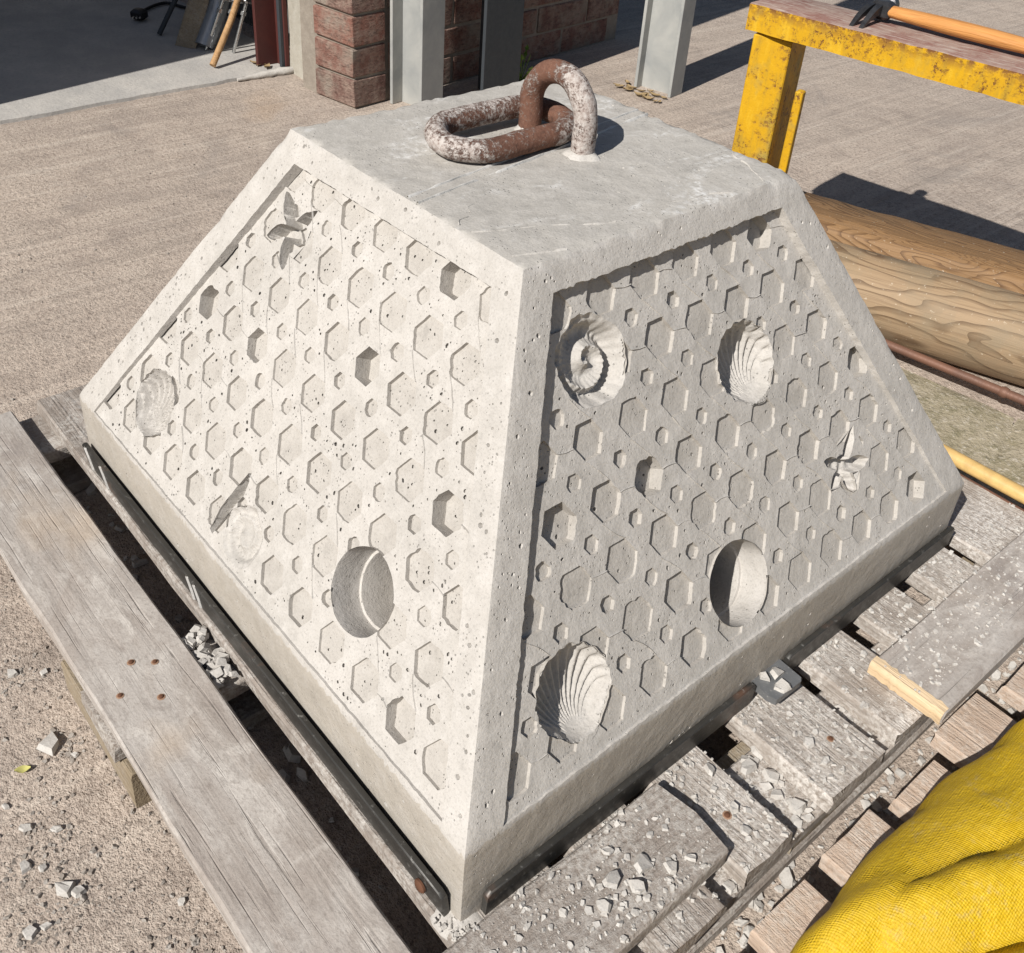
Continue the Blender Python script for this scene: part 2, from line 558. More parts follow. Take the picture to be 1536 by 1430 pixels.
def chip_geo(mb, p, size, r, flat=.4, tilt=.5):
    """one angular flake of broken concrete"""
    k = r.randint(4, 6)
    a0 = r.random() * 6.28
    el = r.uniform(.6, 1.0)
    top = []; bot = []
    for i in range(k):
        a = a0 + 2 * pi * (i + r.uniform(-.25, .25)) / k
        rr = size * r.uniform(.65, 1.1)
        top.append(Vector((cos(a) * rr * el * r.uniform(.7, .95), sin(a) * rr * r.uniform(.7, .95), size * flat * r.uniform(.6, 1.1))))
        bot.append(Vector((cos(a) * rr * el, sin(a) * rr, -size * .12)))
    from mathutils import Euler
    e = Euler((r.uniform(-tilt, tilt), r.uniform(-tilt, tilt), r.random() * 6.28)).to_matrix()
    P = [Vector(p) + e @ q for q in bot + top]
    F = [tuple(range(k - 1, -1, -1)), tuple(range(k, 2 * k))] + [(i, (i + 1) % k, k + (i + 1) % k, k + i) for i in range(k)]
    mb.add(P, F)

# ------------------------------------------------------------------ the yard and the garage
def setting():
    kind(mesh('yard_ground', [(-60, -60, G), (60, -60, G), (60, 60, G), (-60, 60, G)], [(0, 1, 2, 3)], 'yard'), 'structure')
    # garage floor: a slab a little higher than the yard with a crumbling edge
    n = 90
    V = []; F = []
    for i in range(n + 1):
        y = -2.6 + 3.36 * i / n
        x = -1.712 - .03 * (y + .4) + .010 * noise.noise(Vector((y * 7, 0, 3))) + .006 * noise.noise(Vector((y * 31, 5, 3)))
        V += [(x, y, G - .01), (x - .004, y, G + .008), (x - .02, y, G + .011), (-6, y, G + .011)]
    for i in range(n):
        for k in range(3):
            F.append((i * 4 + k, i * 4 + k + 1, i * 4 + k + 5, i * 4 + k + 4))
    F = [tuple(reversed(f)) for f in F]
    kind(mesh('garage_floor', V, F, 'floor', None, 40), 'structure')

def yard_slab():
    V = []; F = []
    n = 120
    for i in range(n + 1):
        y = .98 + 5.5 * i / n
        x = -.352 - .033 * (y - 1.42) + .010 * noise.noise(Vector((y * 5, 2, 1))) + .005 * noise.noise(Vector((y * 30, 2, 1)))
        V += [(x - .004, y, G + .0005), (x, y, G + .0035), (x + .01, y, G + .0042), (6, y, G + .0042)]
    for i in range(n):
        for k in range(3): F.append((i * 4 + k, i * 4 + k + 1, i * 4 + 5 + k, i * 4 + 4 + k))
    kind(mesh('yard_slab', V, F, 'yard', None, 40), 'structure')

def building():
    base = Vector((-1.5, .75, G))
    t = thing('garage_building', 'brick garage with a rendered pier beside its open doorway', 'building', base)
    def part(name, mb, mat, sm=None):
        o = mb.build(name, mat, t, sm)
        o.location = -base
        return o
    H = 2.3
    wall = part('wall', MB().box((-1.5190, 1.2375, G + H / 2), (.203, 1.053, H)), 'mortar')
    a = rad(7.0)
    p = Vector((-1.412, .707, 0))
    q = Vector((p.x * cos(a) - p.y * sin(a), p.x * sin(a) + p.y * cos(a), 0))
    wall.location = -base + p - q
    wall.rotation_euler = (0, 0, a)
    r = random.Random(3)
    def brick(cx, cy, cz, sx, sy, sz):
        mb = MB().box((0, 0, 0), (sx, sy, sz), 0, .0025)
        V = []
        for v in mb.v:
            g = (Vector(v) + Vector((cx, cy, cz))) * 33
            V.append(Vector(v) + Vector((noise.noise(g), noise.noise(g + Vector((7, 0, 0))), noise.noise(g + Vector((0, 9, 0))))) * .0040)
        mesh('brick', V, mb.f, 'brick', wall, 25, loc=(cx, cy, cz))
    CH = .0755
    END = 1.76
    for c in range(14):
        z = G + .004 + CH * c + .033
        brick(-1.412 - .0725, .707 + .0475, z, .145, .105, .0680)      # quoin, shows on both sides
        y = .707 + (.117 if c % 2 == 0 else .225)
        if c % 2 == 1:
            brick(-1.4155 - .049, .707 + .164, z, .1, .103, .0680)
        while y < END:
            L = min(.215, END - y)
            if L > .04:
                brick(-1.4155 - .049 + r.uniform(-.002, .002), y + L / 2, z, .1, L, .0680 + r.uniform(-.002, .002))
            y += L + .01
    # rendered concrete pier and the garage shell behind it
    nz = 24
    V = []; F = []
    for i in range(nz + 1):
        z = G + H * i / nz
        for (x, y) in ((-1.556, .712), (-1.655, .720), (-1.75, .728), (-1.762, .80), (-1.556, .80)):
            g = Vector((x * 9, y * 9, z * 7))
            V.append((x + .004 * noise.noise(g), y + .005 * noise.noise(g + Vector((4, 4, 4))) - (.007 * max(0, 1 - (z - G) / .1) if y < .75 else 0), z))
    for i in range(nz):
        for k in range(5):
            F.append((i * 5 + k, i * 5 + 5 + k, i * 5 + 5 + (k + 1) % 5, i * 5 + (k + 1) % 5))
    o = mesh('rendered_pier', V, F, 'render', t, 60)
    o.location = -base
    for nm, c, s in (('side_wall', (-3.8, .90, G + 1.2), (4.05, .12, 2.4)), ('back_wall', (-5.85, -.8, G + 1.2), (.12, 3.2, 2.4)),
                     ('front_wall', (-1.83, -1.72, G + 1.7), (.2, 2.56, 3.4)), ('far_side_wall', (-3.8, -2.9, G + 1.7), (4.0, .12, 3.4))  # front and far side walls out of view, raised to keep the floor shaded
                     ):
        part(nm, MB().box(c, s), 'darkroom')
    # red steel door post
    for nm, c, s in (('door_post', (-1.797, .683, G + 1.1), (.012, .062, 2.18)), ('door_post', (-1.770, .716, G + 1.1), (.045, .012, 2.18))):
        part(nm, MB().box(c, s, 0, .002), 'redsteel')
    part('door_track', MB().box((-1.758, .713, G + 1.1), (.012, .026, 2.18), 0, .002), 'darksteel')
    # hardened cement lump along the sill
    pts = [(-1.735 + .006 * noise.noise(Vector((i * .7, 0, 0))), .56 + .018 * i, G + .006) for i in range(11)]
    part('cement_lump', MB().tube(pts, [.004, .006, .007, .008, .009, .010, .009, .011, .011, .009, .005], 8, wob=.5), 'rubble', 60)

def h_post(name, label, x, y, w, d, mat, H=2.6, base=0.0):
    """steel column: flanges face +-x, web between them; x, y is the near corner"""
    t = thing(name, label, 'post', (x, y, G + base), rad(10), 'steel posts beside the brick wall')
    tf = .009
    MB().box((-tf / 2, d / 2, H / 2), (tf, d, H), 0, .0015).build('flange', mat, t)
    MB().box((-w + tf / 2, d / 2, H / 2), (tf, d, H), 0, .0015).build('flange', mat, t)
    MB().box((-w / 2, d / 2, H / 2), (w - 2 * tf, .007, H)).build('web', mat, t)
    return t

def posts():
    h_post('steel_post', 'grey galvanised post against the brick wall, behind the block', -1.30, .825, .108, .078, 'galv')
    h_post('steel_post', 'grey galvanised post standing free with dry leaves at its foot', -1.067, 1.482, .118, .060, 'galv')
    t = thing('steel_post', 'dark flat steel post standing in the shade behind the ring', 'post', (-1.30, 1.02, G), rad(8), 'steel posts beside the brick wall')
    MB().box((-.005, .071, 1.3), (.010, .142, 2.6), 0, .0015).build('face_plate', 'darksteel', t)
    MB().box((-.045, .071, 1.3), (.068, .008, 2.6)).build('web', 'darksteel', t)

# ------------------------------------------------------------------ the cast block
B, ZP, ZT, AT = .36, .09198, .43596, .17088
SL = math.hypot(ZT - ZP, B - AT)
NC, NS = (ZT - ZP) / SL, (B - AT) / SL       # slope normal: NC sideways, NS up
def dep_at(t):
    """how far the panel lies below its frame: shallow at the foot, deeper at the top"""
    return .0026 + .0072 * max(0.0, min(1.0, t / .367))
FACES = {'right': dict(O=np.array([B, 0, ZP]), U=np.array([0, 1., 0]), V=np.array([-NS, 0, NC]), N=np.array([NC, 0, NS])),
         'left': dict(O=np.array([0, -B, ZP]), U=np.array([1., 0, 0]), V=np.array([0, NS, NC]), N=np.array([0, -NC, NS]))}

def w3(fc, s, t, d=0.0):
    f = FACES[fc]
    return f['O'] + f['U'] * s + f['V'] * t - f['N'] * d

def w3p(fc, s, t, d=0.0):
    return w3(fc, s, t, dep_at(t) + d)

def inpoly(pts, poly):
    x, y = pts[:, 0], pts[:, 1]
    c = np.zeros(len(pts), bool)
    n = len(poly)
    for i in range(n):
        x1, y1 = poly[i]; x2, y2 = poly[(i + 1) % n]
        if y1 == y2: continue
        m = ((y1 > y) != (y2 > y)) & (x < (x2 - x1) * (y - y1) / (y2 - y1) + x1)
        c ^= m
    return c

def distpoly(pts, poly):
    d = np.full(len(pts), 9.0)
    n = len(poly)
    for i in range(n):
        a = np.array(poly[i]); b = np.array(poly[(i + 1) % n])
        ab = b - a
        t = np.clip(((pts - a) @ ab) / max(ab @ ab, 1e-12), 0, 1)
        d = np.minimum(d, np.linalg.norm(pts - a - t[:, None] * ab, axis=1))
    return d

def pin(x, y, poly):
    c = False
    n = len(poly)
    for i in range(n):
        x1, y1 = poly[i]; x2, y2 = poly[(i + 1) % n]
        if (y1 > y) != (y2 > y) and x < (x2 - x1) * (y - y1) / (y2 - y1) + x1: c = not c
    return c

def pdist(x, y, poly):
    d = 9.0
    n = len(poly)
    for i in range(n):
        ax, ay = poly[i]; bx, by = poly[(i + 1) % n]
        ux, uy = bx - ax, by - ay
        t = max(0.0, min(1.0, ((x - ax) * ux + (y - ay) * uy) / (ux * ux + uy * uy + 1e-12)))
        d = min(d, math.hypot(x - ax - t * ux, y - ay - t * uy))
    return d

PANEL = {'right': [(-.3225, .0012), (.3205, .0050), (.1430, .3672), (-.1485, .3672)],
         'left': [(-.3165, .0012), (.3290, .0050), (.1495, .3675), (-.1440, .3655)]}

def lip(fc):
    """ragged outline of the recess in the frame"""
    P = PANEL[fc]
    out = []
    for i in range(4):
        a = Vector(P[i]); b = Vector(P[(i + 1) % 4])
        L = (b - a).length
        n = int(L / .0035)
        nr = Vector(((b - a).y, -(b - a).x)).normalized()
        for k in range(n):
            q = a + (b - a) * (k / n)
            amp = (.0020 if i == 2 else .0012) if fc == 'right' else .0008
            e = min(1, min(k, n - k) / 6)
            w = amp * e * (.8 * noise.noise(Vector((q.x * 90, q.y * 90, 3.3 + i))) + .9 * noise.noise(Vector((q.x * 280, q.y * 280, 1.3 + i))))
            out.append((q.x + nr.x * w, q.y + nr.y * w))
    return out

def seg(a, b, sp):
    a = np.array(a, float); b = np.array(b, float)
    n = max(1, int(math.ceil(np.linalg.norm(b - a) / sp)))
    return [tuple(a + (b - a) * (i / n)) for i in range(n)]

def pits_for(r, n, test, clusters, box, rmin=.0005, rmax=.0021):
    """scatter of air holes: (cx, cy, r, outline)"""
    res = []
    cl = [(r.uniform(box[0], box[1]), r.uniform(box[2], box[3]), r.uniform(.01, .05)) for _ in range(clusters)]
    tries = 0
    while len(res) < n and tries < n * 12:
        tries += 1
        if cl and r.random() < .65:
            c = r.choice(cl)
            x, y = r.gauss(c[0], c[2]), r.gauss(c[1], c[2])
        else:
            x, y = r.uniform(box[0], box[1]), r.uniform(box[2], box[3])
        rad_ = rmin + (rmax - rmin) * r.random() ** 3
        if not test(x, y, rad_): continue
        if any((x - p[0]) ** 2 + (y - p[1]) ** 2 < (rad_ + p[2] + .0006) ** 2 for p in res): continue
        k = 6 if rad_ > .0011 else 5
        a0 = r.random() * 6
        st = r.uniform(.65, 1.0); sa = r.random() * pi
        o = []
        for i in range(k):
            a = a0 + 2 * pi * i / k
            px, py = cos(a) * rad_ * r.uniform(.85, 1.15), sin(a) * rad_ * st * r.uniform(.85, 1.15)
            o.append((x + px * cos(sa) - py * sin(sa), y + px * sin(sa) + py * cos(sa)))
        res.append((x, y, rad_, o))
    return res

def body(block):
    """the frame, plinth and top as one worn mesh"""
    r = random.Random(11)
    allV = []; allF = []; pitc = []          # pit centres: (index, normal, depth)
    sp = .0055
    def emit(O, U, V, corners, hole=None, npits=0, clusters=4, hc=None):
        O, U, V = (np.array(q, float) for q in (O, U, V))
        N = np.cross(U, V)
        outer = ring(corners)
        P2 = [tuple(p) for p in outer]
        fcs = [list(range(len(P2)))]
        pts = list(P2)
        if hole:
            fcs.append(list(range(len(pts), len(pts) + len(hole))))
            pts += hole
        arr = np.array(outer)
        x0, y0 = arr.min(0); x1, y1 = arr.max(0)
        gx, gy = np.meshgrid(np.arange(x0, x1, sp), np.arange(y0, y1, sp))
        st = np.stack([gx.ravel(), gy.ravel()], 1)
        st = st + np.random.RandomState(5).uniform(-.3, .3, st.shape) * sp
        ok = inpoly(st, corners) & (distpoly(st, corners) > sp * .5)
        if hole: ok &= ~inpoly(st, hc) & (distpoly(st, hc) > .0052)
        st = st[ok]
        pl = []
        if npits:
            def test(x, y, q):
                if not pin(x, y, corners) or pdist(x, y, corners) < q + .005: return False
                if hole and (pin(x, y, hc) or pdist(x, y, hc) < q + .005): return False
                return True
            pl = pits_for(r, npits, test, clusters, (x0, x1, y0, y1), .0006, .0026)
            for (cx, cy, q, o) in pl:
                st = st[(st[:, 0] - cx) ** 2 + (st[:, 1] - cy) ** 2 > (q + .0012) ** 2]
        pf0 = len(fcs)
        for (_, _, _, o) in pl:
            fcs.append(list(range(len(pts), len(pts) + len(o))))
            pts += o
        pts += [tuple(p) for p in st]
        vv, _, ff, ov, _, of = delaunay_2d_cdt([Vector(p) for p in pts], [], fcs, 0, 1e-7, True)
        base = len(allV)
        for p in vv:
            allV.append(O + U * p[0] + V * p[1])
        pitring = {}
        for f, ids in zip(ff, of):
            if 0 not in ids: continue
            if hole and 1 in ids: continue
            pid = [i for i in ids if i >= pf0]
            if pid:
                pitring.setdefault(pid[0], []).append(f)
                continue
            allF.append(tuple(base + i for i in f))
        for pid, fl in pitring.items():
            cx, cy, q, o = pl[pid - pf0]
            ci = len(allV)
            allV.append(O + U * cx + V * cy)
            pitc.append((ci, N, q * r.uniform(2.0, 3.2)))
            es = {}
            for f in fl:
                for a, b in ((f[0], f[1]), (f[1], f[2]), (f[2], f[0])):
                    if (b, a) in es: del es[(b, a)]
                    else: es[(a, b)] = 1
            for a, b in es:
                allF.append((base + a, base + b, ci))
    def ring(cs):
        out = []
        for i in range(len(cs)): out += seg(cs[i], cs[(i + 1) % len(cs)], sp)
        return out
    tr = [(-B, 0), (B, 0), (AT, SL), (-AT, SL)]
    lips = {}
    for fc in ('right', 'left'):
        f = FACES[fc]
        h = lip(fc); lips[fc] = h
        emit(f['O'], f['U'], f['V'], tr, h, 330, 7, PANEL[fc])
    emit((-B, 0, ZP), (0, -1, 0), (NS, 0, NC), tr)
    emit((0, B, ZP), (-1, 0, 0), (0, -NS, NC), tr)
    rect = [(-B, 0), (B, 0), (B, ZP), (-B, ZP)]
    for O, U, k in (((B, 0, 0), (0, 1, 0), 60), ((0, -B, 0), (1, 0, 0), 60), ((-B, 0, 0), (0, -1, 0), 0), ((0, B, 0), (-1, 0, 0), 0)):
        emit(O, U, (0, 0, 1), rect, None, k, 3)
    emit((0, 0, ZT), (1, 0, 0), (0, 1, 0), [(-AT, -AT), (AT, -AT), (AT, AT), (-AT, AT)], None, 70, 5)
    P = np.array(allV)
    # merge coincident edge vertices
    key = {}
    remap = np.arange(len(P))
    for i, p in enumerate(np.round(P * 1e5).astype(int)):
        k = tuple(p)
        if k in key: remap[i] = key[k]
        else: key[k] = i
    F = [tuple(int(remap[i]) for i in f) for f in allF]
    F = [f for f in F if len(set(f)) == 3]
    # round the arrises: settle every vertex on a smooth maximum of the face planes
    pl = [(NC, 0, NS), (-NC, 0, NS), (0, NC, NS), (0, -NC, NS), (1, 0, 0), (-1, 0, 0), (0, 1, 0), (0, -1, 0), (0, 0, 1)]
    Nn = np.array(pl, float)
    dd = np.array([NC * B + NS * ZP] * 4 + [B] * 4 + [ZT])
    P0 = P.copy()
    nz = np.zeros(len(P)); chip = np.zeros(len(P)); und = np.zeros(len(P))
    for i, p in enumerate(P):
        v = Vector(p)
        chip[i] = max(0, noise.noise(v * 46 + Vector((3, 1, 8))) + .5 * noise.noise(v * 120) - .22)
        nz[i] = noise.noise(v * 130 + Vector((5, 5, 5)))
        und[i] = noise.noise(v * 14 + Vector((1, 7, 2))) + .4 * noise.noise(v * 45)
    ktop = .0010
    for it in range(5):
        S = P @ Nn.T - dd
        K = ktop
        mx = S.max(1, keepdims=True)
        E = np.exp((S - mx) / K)
        Fv = mx[:, 0] + K * np.log(E.sum(1))
        W = E / E.sum(1, keepdims=True)
        gr = W @ Nn
        edge = np.clip(2 * (1 - W.max(1)), 0, 1)
        S2 = np.sort(S, 1)
        near = np.clip(1 - (S2[:, -1] - S2[:, -2]) / .0065, 0, 1)     # soft band beside each arris
        topness = np.clip((P0[:, 2] - (ZT - .012)) / .012, 0, 1)
        plin = np.clip(1 - P0[:, 2] / (ZP + .015), 0, 1)
        amp = .0022 + .0040 * topness - .0008 * (plin > 0)
        tgt = -near * chip * amp + near * nz * (.0003 + .0012 * topness) + und * (.0004 + .0007 * (P0[:, 2] > ZT - 1e-4))
        step = (Fv - tgt) / np.maximum((gr ** 2).sum(1), .2)
        P = P - gr * step[:, None]
    for ci, N, d in pitc:
        P[ci] = P[ci] - N * d
    V = [tuple(p) for p in P]
    # walls of the two recesses
    mats_top = len(F)
    idx = {}
    for i, p in enumerate(np.round(P0 * 1e5).astype(int)):
        idx.setdefault(tuple(p), i)
    WF = []
    for fc in ('right', 'left'):
        h = lips[fc]
        ids = [idx[tuple(np.round(w3(fc, *q) * 1e5).astype(int))] if tuple(np.round(w3(fc, *q) * 1e5).astype(int)) in idx else None for q in h]
        cx = sum(q[0] for q in h) / len(h); cy = sum(q[1] for q in h) / len(h)
        low = []
        for q in h:
            ins = .0012
            dx, dy = cx - q[0], cy - q[1]
            L = math.hypot(dx, dy)
            V.append(tuple(w3p(fc, q[0] + dx / L * ins, q[1] + dy / L * ins, .0015)))
            low.append(len(V) - 1)
        n = len(h)
        for i in range(n):
            j = (i + 1) % n
            if ids[i] is None or ids[j] is None: continue
            WF.append((int(remap[ids[i]]), int(remap[ids[j]]), low[j], low[i]))
    F2 = F + WF
    used = sorted({i for f in F2 for i in f})
    mp = {o: k for k, o in enumerate(used)}
    o = mesh('body', [V[i] for i in used], [tuple(mp[i] for i in f) for f in F2], 'cast', block, 38)
    o.data.materials.append(M['smooth'])
    o.data.materials.append(M['trowel'])
    for p in o.data.polygons:
        c = p.center
        if c.z < ZP - .003 and abs(p.normal.z) < .5: p.material_index = 1
        elif c.z > ZT - .004 and p.normal.z > .8: p.material_index = 2
    return o

HEXL = {'right': dict(s0=-.0930, ps=.0519, t0=.1368, pt=.0534, deep=[(-.093, .190), (-.197, .190), (.1146, .3504), (.2184, .190), (.2703, .030)]),
        'left': dict(s0=.1515, ps=.0500, t0=.1415, pt=.0535, deep=[(-.1985, .195), (-.0985, .195), (.0515, .2485), (.1015, .3555), (.2015, .195), (.2515, .0345)])}

def hex_outline(r, cx, cy, R):
    o = []
    cr = [Vector((cx + R * cos(pi / 3 * i), cy + R * sin(pi / 3 * i))) for i in range(6)]
    worn = [r.random() < .26 for _ in range(6)]
    for i in range(6):
        a, b = cr[i], cr[(i + 1) % 6]
        n = 5 if R > .012 else 3
        nr = Vector(((b - a).y, -(b - a).x)).normalized()
        for k in range(n):
            q = a + (b - a) * (k / n)
            j = r.uniform(-.00018, .00018)
            if worn[i] and k: j = r.uniform(-.0002, .0016)
            o.append((q.x + nr.x * j, q.y + nr.y * j))
    return o

def feature_mesh(name, fc, outline, hfun, parent, res, mat='cast', hexes=()):
    """cast impression: a dense sheet hung from its outline"""
    arr = np.array(outline)
    x0, y0 = arr.min(0); x1, y1 = arr.max(0)
    gx, gy = np.meshgrid(np.arange(x0, x1, res), np.arange(y0, y1, res * .87))
    gx = gx + (np.arange(gx.shape[0]) % 2)[:, None] * res * .5
    st = np.stack([gx.ravel(), gy.ravel()], 1)
    st = st[inpoly(st, outline) & (distpoly(st, outline) > res * .45)]
    pts = [Vector(p) for p in outline] + [Vector(p) for p in st]
    vv, _, ff, _, _, of = delaunay_2d_cdt(pts, [], [list(range(len(outline)))], 1, 1e-7, True)
    arr2 = np.array([[p[0], p[1]] for p in vv])
    d = distpoly(arr2, outline)
    V = []
    for p, dd in zip(arr2, d):
        h = hfun(p[0], p[1], dd) if dd > 1e-6 else 0.0
        if dd <= 1e-6:
            for (hx, hy, R, dep) in hexes:
                if (p[0] - hx) ** 2 + (p[1] - hy) ** 2 < (R * .93) ** 2: h = dep
        V.append(w3p(fc, p[0], p[1], h))
    return mesh(name, V, [tuple(f) for f in ff], mat, parent, 60)

def scallop_outline(cx, cy, R, ang, n=96):
    """shell outline: round fan edge with teeth, pinched towards the hinge (direction ang)"""
    o = []
    for i in range(n):
        a = 2 * pi * i / n
        da = (a - ang + pi) % (2 * pi) - pi
        rr = R * (1 + .025 * cos(a * 19) * (1 if abs(da) > .9 else 0))
        if abs(da) < 1.0:
            rr *= 1 + .16 * (cos(da / 1.0 * pi / 2)) ** 3 - .06 * sin(abs(da) * pi)
        rr *= 1 + .05 * noise.noise(Vector((cos(a) * 3, sin(a) * 3, cx * 70))) + .025 * noise.noise(Vector((cos(a) * 11, sin(a) * 11, cx * 70)))
        o.append((cx + rr * cos(a), cy + rr * sin(a)))
    return o

def scallop_h(cx, cy, R, ang, depth, ribs=15, ramp=.0017):
    hx, hy = cx + R * 1.12 * cos(ang), cy + R * 1.12 * sin(ang)
    def h(x, y, d):
        ph = math.atan2(-(y - hy), -(x - hx))
        dph = (ph - ang + pi) % (2 * pi) - pi
        rho = math.hypot(x - cx, y - cy) / R
        bowl = depth * max(0, 1 - rho ** 2.6) ** .55
        L = math.hypot(x - hx, y - hy) / (2 * R)
        w = cos((dph + .30 * sin(L * 2.0)) * ribs * 2.1)
        rib = ramp * min(1, L * 1.5) * min(1, d / .002) * (abs(w) ** .7 * (1 if w > 0 else -1))
        return min(bowl, d * 2.4) + rib + .0004 * noise.noise(Vector((x * 300, y * 300, 2)))
    return h

def ammonite_h(cx, cy, R, depth, turn=1.0):
    def h(x, y, d):
        th = math.atan2(y - cy, x - cx) * turn
        rho = math.hypot(x - cx, y - cy) / R
        u = (rho * 1.75 + th / (2 * pi) + .25) % 1.0
        coil = sin(pi * u)
        ribs = .0007 * cos(th * 26) * min(1, rho * 1.4)
        env = min(1, d / (R * .26))
        return env * (depth * .42 + depth * .62 * coil) * (.55 + .45 * rho) + ribs * env + env * (.0022 * noise.noise(Vector((x * 90, y * 90, 9))) + .0010 * noise.noise(Vector((x * 260, y * 260, 9))))
    return h

def star_outline(cx, cy, arms, inner):
    """uneven star: pointed, slightly bent arms round a small middle"""
    out = []
    n = 190
    for i in range(n):
        th = 2 * pi * i / n
        rr = inner * (1 + .2 * noise.noise(Vector((cos(th) * 3, sin(th) * 3, cx * 40))))
        for (a, L, w) in arms:
            d = abs((th - a + pi) % (2 * pi) - pi)
            half = w / (L * .32)
            if d < half:
                rr = max(rr, L * (1 - d / half) ** .85 + inner * .25)
        rr *= 1 + .07 * noise.noise(Vector((cos(th) * 9, sin(th) * 9, cy * 40)))
        t2 = th + 3.0 * rr          # arms bend one way
        out.append((cx + rr * cos(t2), cy + rr * sin(t2)))
    return out
def panel(block, fc):
    r = random.Random(21 if fc == 'right' else 22)
    hl = HEXL[fc]
    P = PANEL[fc]
    cx = sum(p[0] for p in P) / 4; cy = sum(p[1] for p in P) / 4
    # the panel runs 5 mm in under the frame
    outer = []
    for i in range(4):
        a = Vector(P[i]); a = a + (a - Vector((cx, cy))).normalized() * .006
        b = Vector(P[(i + 1) % 4]); b = b + (b - Vector((cx, cy))).normalized() * .006
        outer += [tuple(a + (b - a) * k / 60) for k in range(60)]
    feats = []        # (name, outline, hfun, res)
    def circ(x, y, R, n=72, rough=.006):
        out = []
        for i in range(n):
            a = 2 * pi * i / n
            q = R * (1 + rough * (sin(5 * a) + 2.2 * noise.noise(Vector((cos(a) * 5, sin(a) * 5, x * 50)))))
            out.append((x + q * cos(a), y + q * sin(a)))
        return out
    if fc == 'right':
        feats.append(('ammonite_imprint', circ(-.120, .303, .0380, 110, .030), ammonite_h(-.120, .303, .0375, .020), .0014))
        feats.append(('scallop_imprint', scallop_outline(.057, .243, .0385, rad(-75)), scallop_h(.057, .243, .0385, rad(-75), .024, 23), .0011))
        feats.append(('scallop_imprint', scallop_outline(-.226, .060, .0390, rad(-88)), scallop_h(-.226, .060, .0390, rad(-88), .024, 23), .0011))
        so = star_outline(.158, .100, [(rad(38), .042, .0075), (rad(145), .028, .006), (rad(212), .030, .0065), (rad(285), .032, .009), (rad(340), .042, .009)], .011)
        feats.append(('starfish_imprint', so, lambda x, y, d: .0125 * min(1, d / .0026) + .0040 * noise.noise(Vector((x * 110, y * 110, 4))) * min(1, d / .003), .0013))
        hole = (-.020, .057, .0395)
    else:
        feats.append(('scallop_imprint', scallop_outline(-.218, .066, .0365, rad(-100)), scallop_h(-.218, .066, .0365, rad(-100), .024, 23, .0027), .0011))
        feats.append(('ammonite_imprint', circ(-.006, .038, .0290, 90, .045), ammonite_h(-.006, .038, .029, .009, -1), .0013))
        so = star_outline(-.122, .308, [(rad(42), .036, .0075), (rad(128), .038, .0090), (rad(205), .034, .0075), (rad(280), .038, .0080), (rad(345), .024, .007)], .011)
        feats.append(('starfish_imprint', so, lambda x, y, d: .0190 * min(1, d / .0014) + .0015 * noise.noise(Vector((x * 120, y * 120, 4))) * min(1, d / .004), .0012))
        wedge = [(-.0530, .016), (-.0470, .014), (-.0400, .036), (-.0270, .070), (-.0285, .084), (-.0340, .090), (-.0440, .062), (-.0515, .040)]
        wo = []
        for i in range(len(wedge)):
            a = Vector(wedge[i]); b = Vector(wedge[(i + 1) % len(wedge)])
            m_ = max(1, int((b - a).length / .002))
            wo += [tuple(a + (b - a) * k / m_) for k in range(m_)]
        feats.append(('mould_gap', wo, lambda x, y, d: min(.016, d * 7.0), .0014))
        hole = (.157, .090, .0375)
    feats.append(('round_hole', circ(*hole, 72), None, 0))
    # hexagons on a square lattice, small ones in the middle of each cell
    outer_np = P
    hexes = []
    for m in range(-3, 5):
        for k in range(-12, 12):
            for small in (0, 1):
                s = hl['s0'] + hl['ps'] * (k + .5 * small)
                t = hl['t0'] + hl['pt'] * (m + .5 * small)
                R = .0083 if small else .0184
                p = np.array([[s, t]])
                inn = inpoly(p, outer_np)[0]
                dd = distpoly(p, outer_np)[0]
                if not inn and (small or dd > R * .35): continue
                if inn and small and dd < R * .8: continue
                if t < .006: continue
                fl = [f for f in feats if inpoly(p, f[1])[0]]
                if fl and (small or distpoly(p, fl[0][1])[0] > R * .55): continue
                dep = .0036 if not small else .0036
                if not small and any(abs(s - d[0]) < .012 and abs(t - d[1]) < .012 for d in hl['deep']): dep = .015
                s += r.uniform(-.0005, .0005); t += r.uniform(-.0005, .0005)
                hexes.append((s, t, R * r.uniform(.95, 1.04), dep * r.uniform(.62, 1.2), small))
    fb = []
    for f in feats:
        a = np.array(f[1]); c = a.mean(0)
        fb.append((c[0], c[1], np.linalg.norm(a - c, axis=1).max()))
    outl = [hex_outline(r, h[0], h[1], h[2]) for h in hexes]
    hx = np.array([(h[0], h[1], h[2]) for h in hexes])
    def test(x, y, q):
        if not pin(x, y, P) or pdist(x, y, P) < q + .003: return False
        d = np.hypot(hx[:, 0] - x, hx[:, 1] - y)
        if np.any((d < hx[:, 2] + q + .0012) & (d > hx[:, 2] * .80 - q - .001)): return False
        for f, (fx, fy, fr) in zip(feats, fb):
            if math.hypot(fx - x, fy - y) < fr + .004 and (pin(x, y, f[1]) or pdist(x, y, f[1]) < q + .0025): return False
        return True
    pl = pits_for(r, 900 if fc == 'left' else 560, test, 30, (-.32, .32, 0, .367), .0005, .0022)
    pts = [tuple(p) for p in outer]
    fcs = [list(range(len(outer)))]
    for o in [f[1] for f in feats] + outl + [p[3] for p in pl]:
        fcs.append(list(range(len(pts), len(pts) + len(o))))
        pts += o
    nf = len(feats); nh = len(outl)
    st = np.stack(np.meshgrid(np.arange(-.33, .33, .009), np.arange(.0, .37, .009)), -1).reshape(-1, 2)
    st = st + np.random.RandomState(3).uniform(-.0025, .0025, st.shape)
    pts += [tuple(p) for p in st[inpoly(st, P)] if test(p[0], p[1], .0006)]
